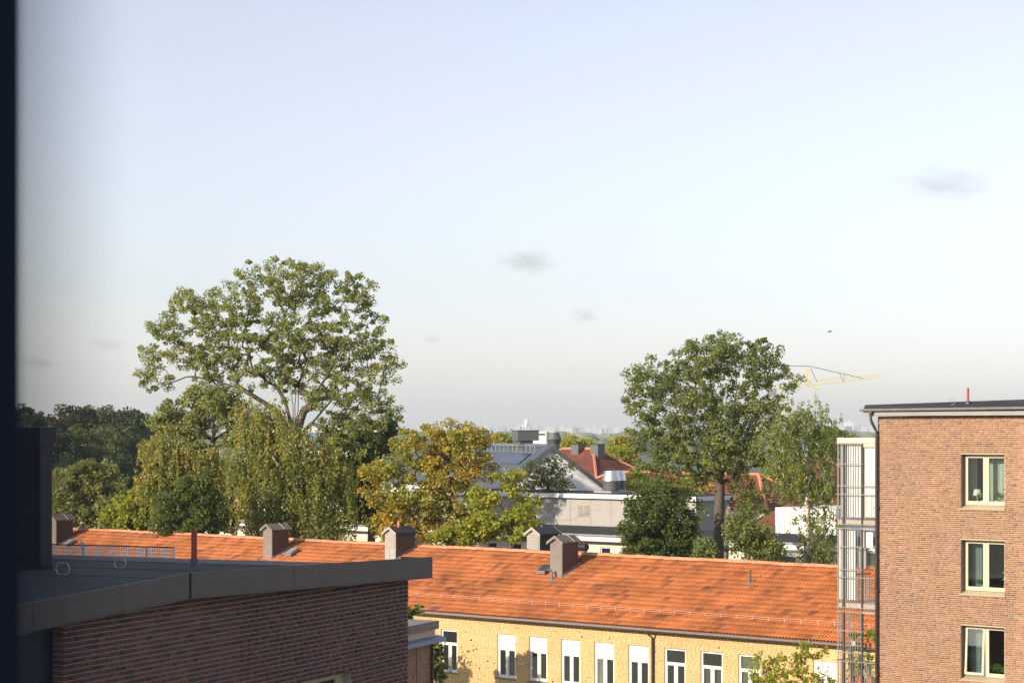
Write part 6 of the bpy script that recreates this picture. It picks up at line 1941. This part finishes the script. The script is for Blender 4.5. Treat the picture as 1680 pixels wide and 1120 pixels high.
for i, (px, py, rx, ry, lb, dn) in enumerate(CL):
    Yc = 14000.0
    p = at(px, py, Yc); k = Yc/F
    bm = bmesh.new(); bmesh.ops.create_icosphere(bm, subdivisions=3, radius=1.0)
    rr = random.Random(i)
    for v in bm.verts: v.co *= 0.92 + 0.08*rr.random()
    me = bpy.data.meshes.new('cloud'); bm.to_mesh(me); bm.free()
    o = link('cloud', me, cloud_mat(i, 0.0042*dn*(30.0/max(ry, 12)), 3.0))
    o.location = p; o.scale = (rx*k*1.25, rx*k*0.7, ry*k*1.3)
    tag(o, lb, 'cloud', 'small drifting clouds')

# ================================================================== HAZE
hm = bpy.data.materials.new('pale even haze'); hm.use_nodes = True
nt = hm.node_tree; nt.nodes.clear()
out = N(nt, 'ShaderNodeOutputMaterial'); pv = N(nt, 'ShaderNodeVolumePrincipled')
pv.inputs['Color'].default_value = (0.85, 0.935, 1.0, 1)
pv.inputs['Density'].default_value = 0.00014
nt.links.new(pv.outputs[0], out.inputs['Volume'])
m_ = MB(); m_.box(-14500, 14500, -2500, 14500, -1.0, 150.0)
hz_ = m_.build('haze', hm)
tag(hz_, kind='stuff')

# ================================================================== DARK WINDOW JAMB beside the camera
jb = thing('window_jamb', F0, -0.2, 0.3, 'dark navy window jamb out of focus along the left picture edge', 'window jamb', z0=CZ-1.2)
kx = (38-840)/F
MB().box(kx*0.93-0.40, kx*0.93, 0.85, 0.93, CZ-1.3, CZ+1.4).build('outer_frame', M['jamb_navy'], jb)
MB().box(-0.27, (54-840)/F*0.085, 0.06, 0.085, CZ-1.3, CZ+1.4).build('casement_stile', M['jamb_navy'], jb)
MB().box(-0.40, (46-840)/F*0.35, 0.30, 0.35, CZ-1.3, CZ+1.4).build('inner_frame', M['jamb_navy'], jb)
# the dim room the picture is taken from
mb = MB()
x0_, x1_, y0_, y1_, z0_, z1_ = -0.62, 3.2, -3.6, 0.95, CZ-1.45, CZ+1.55
mb.box(x0_-0.2, x0_, y0_, y1_, z0_, z1_); mb.box(x1_, x1_+0.2, y0_, y1_, z0_, z1_); mb.box(x0_, x1_, y0_-0.2, y0_, z0_, z1_)
mb.box(x0_-0.2, x1_+0.2, y0_-0.2, y1_, z0_-0.2, z0_-0.001); mb.box(x0_-0.2, x1_+0.2, y0_-0.2, y1_, z1_+0.001, z1_+0.2)
mb.box(x0_, kx*0.93-0.401, 0.80, 0.90, z0_, z1_)
M['room_dim'] = plain('unlit dark room wall', (0.03,0.03,0.035), 0.9, 0.1, 1)
tag(mb.build('interior_wall', M['room_dim']), kind='structure')
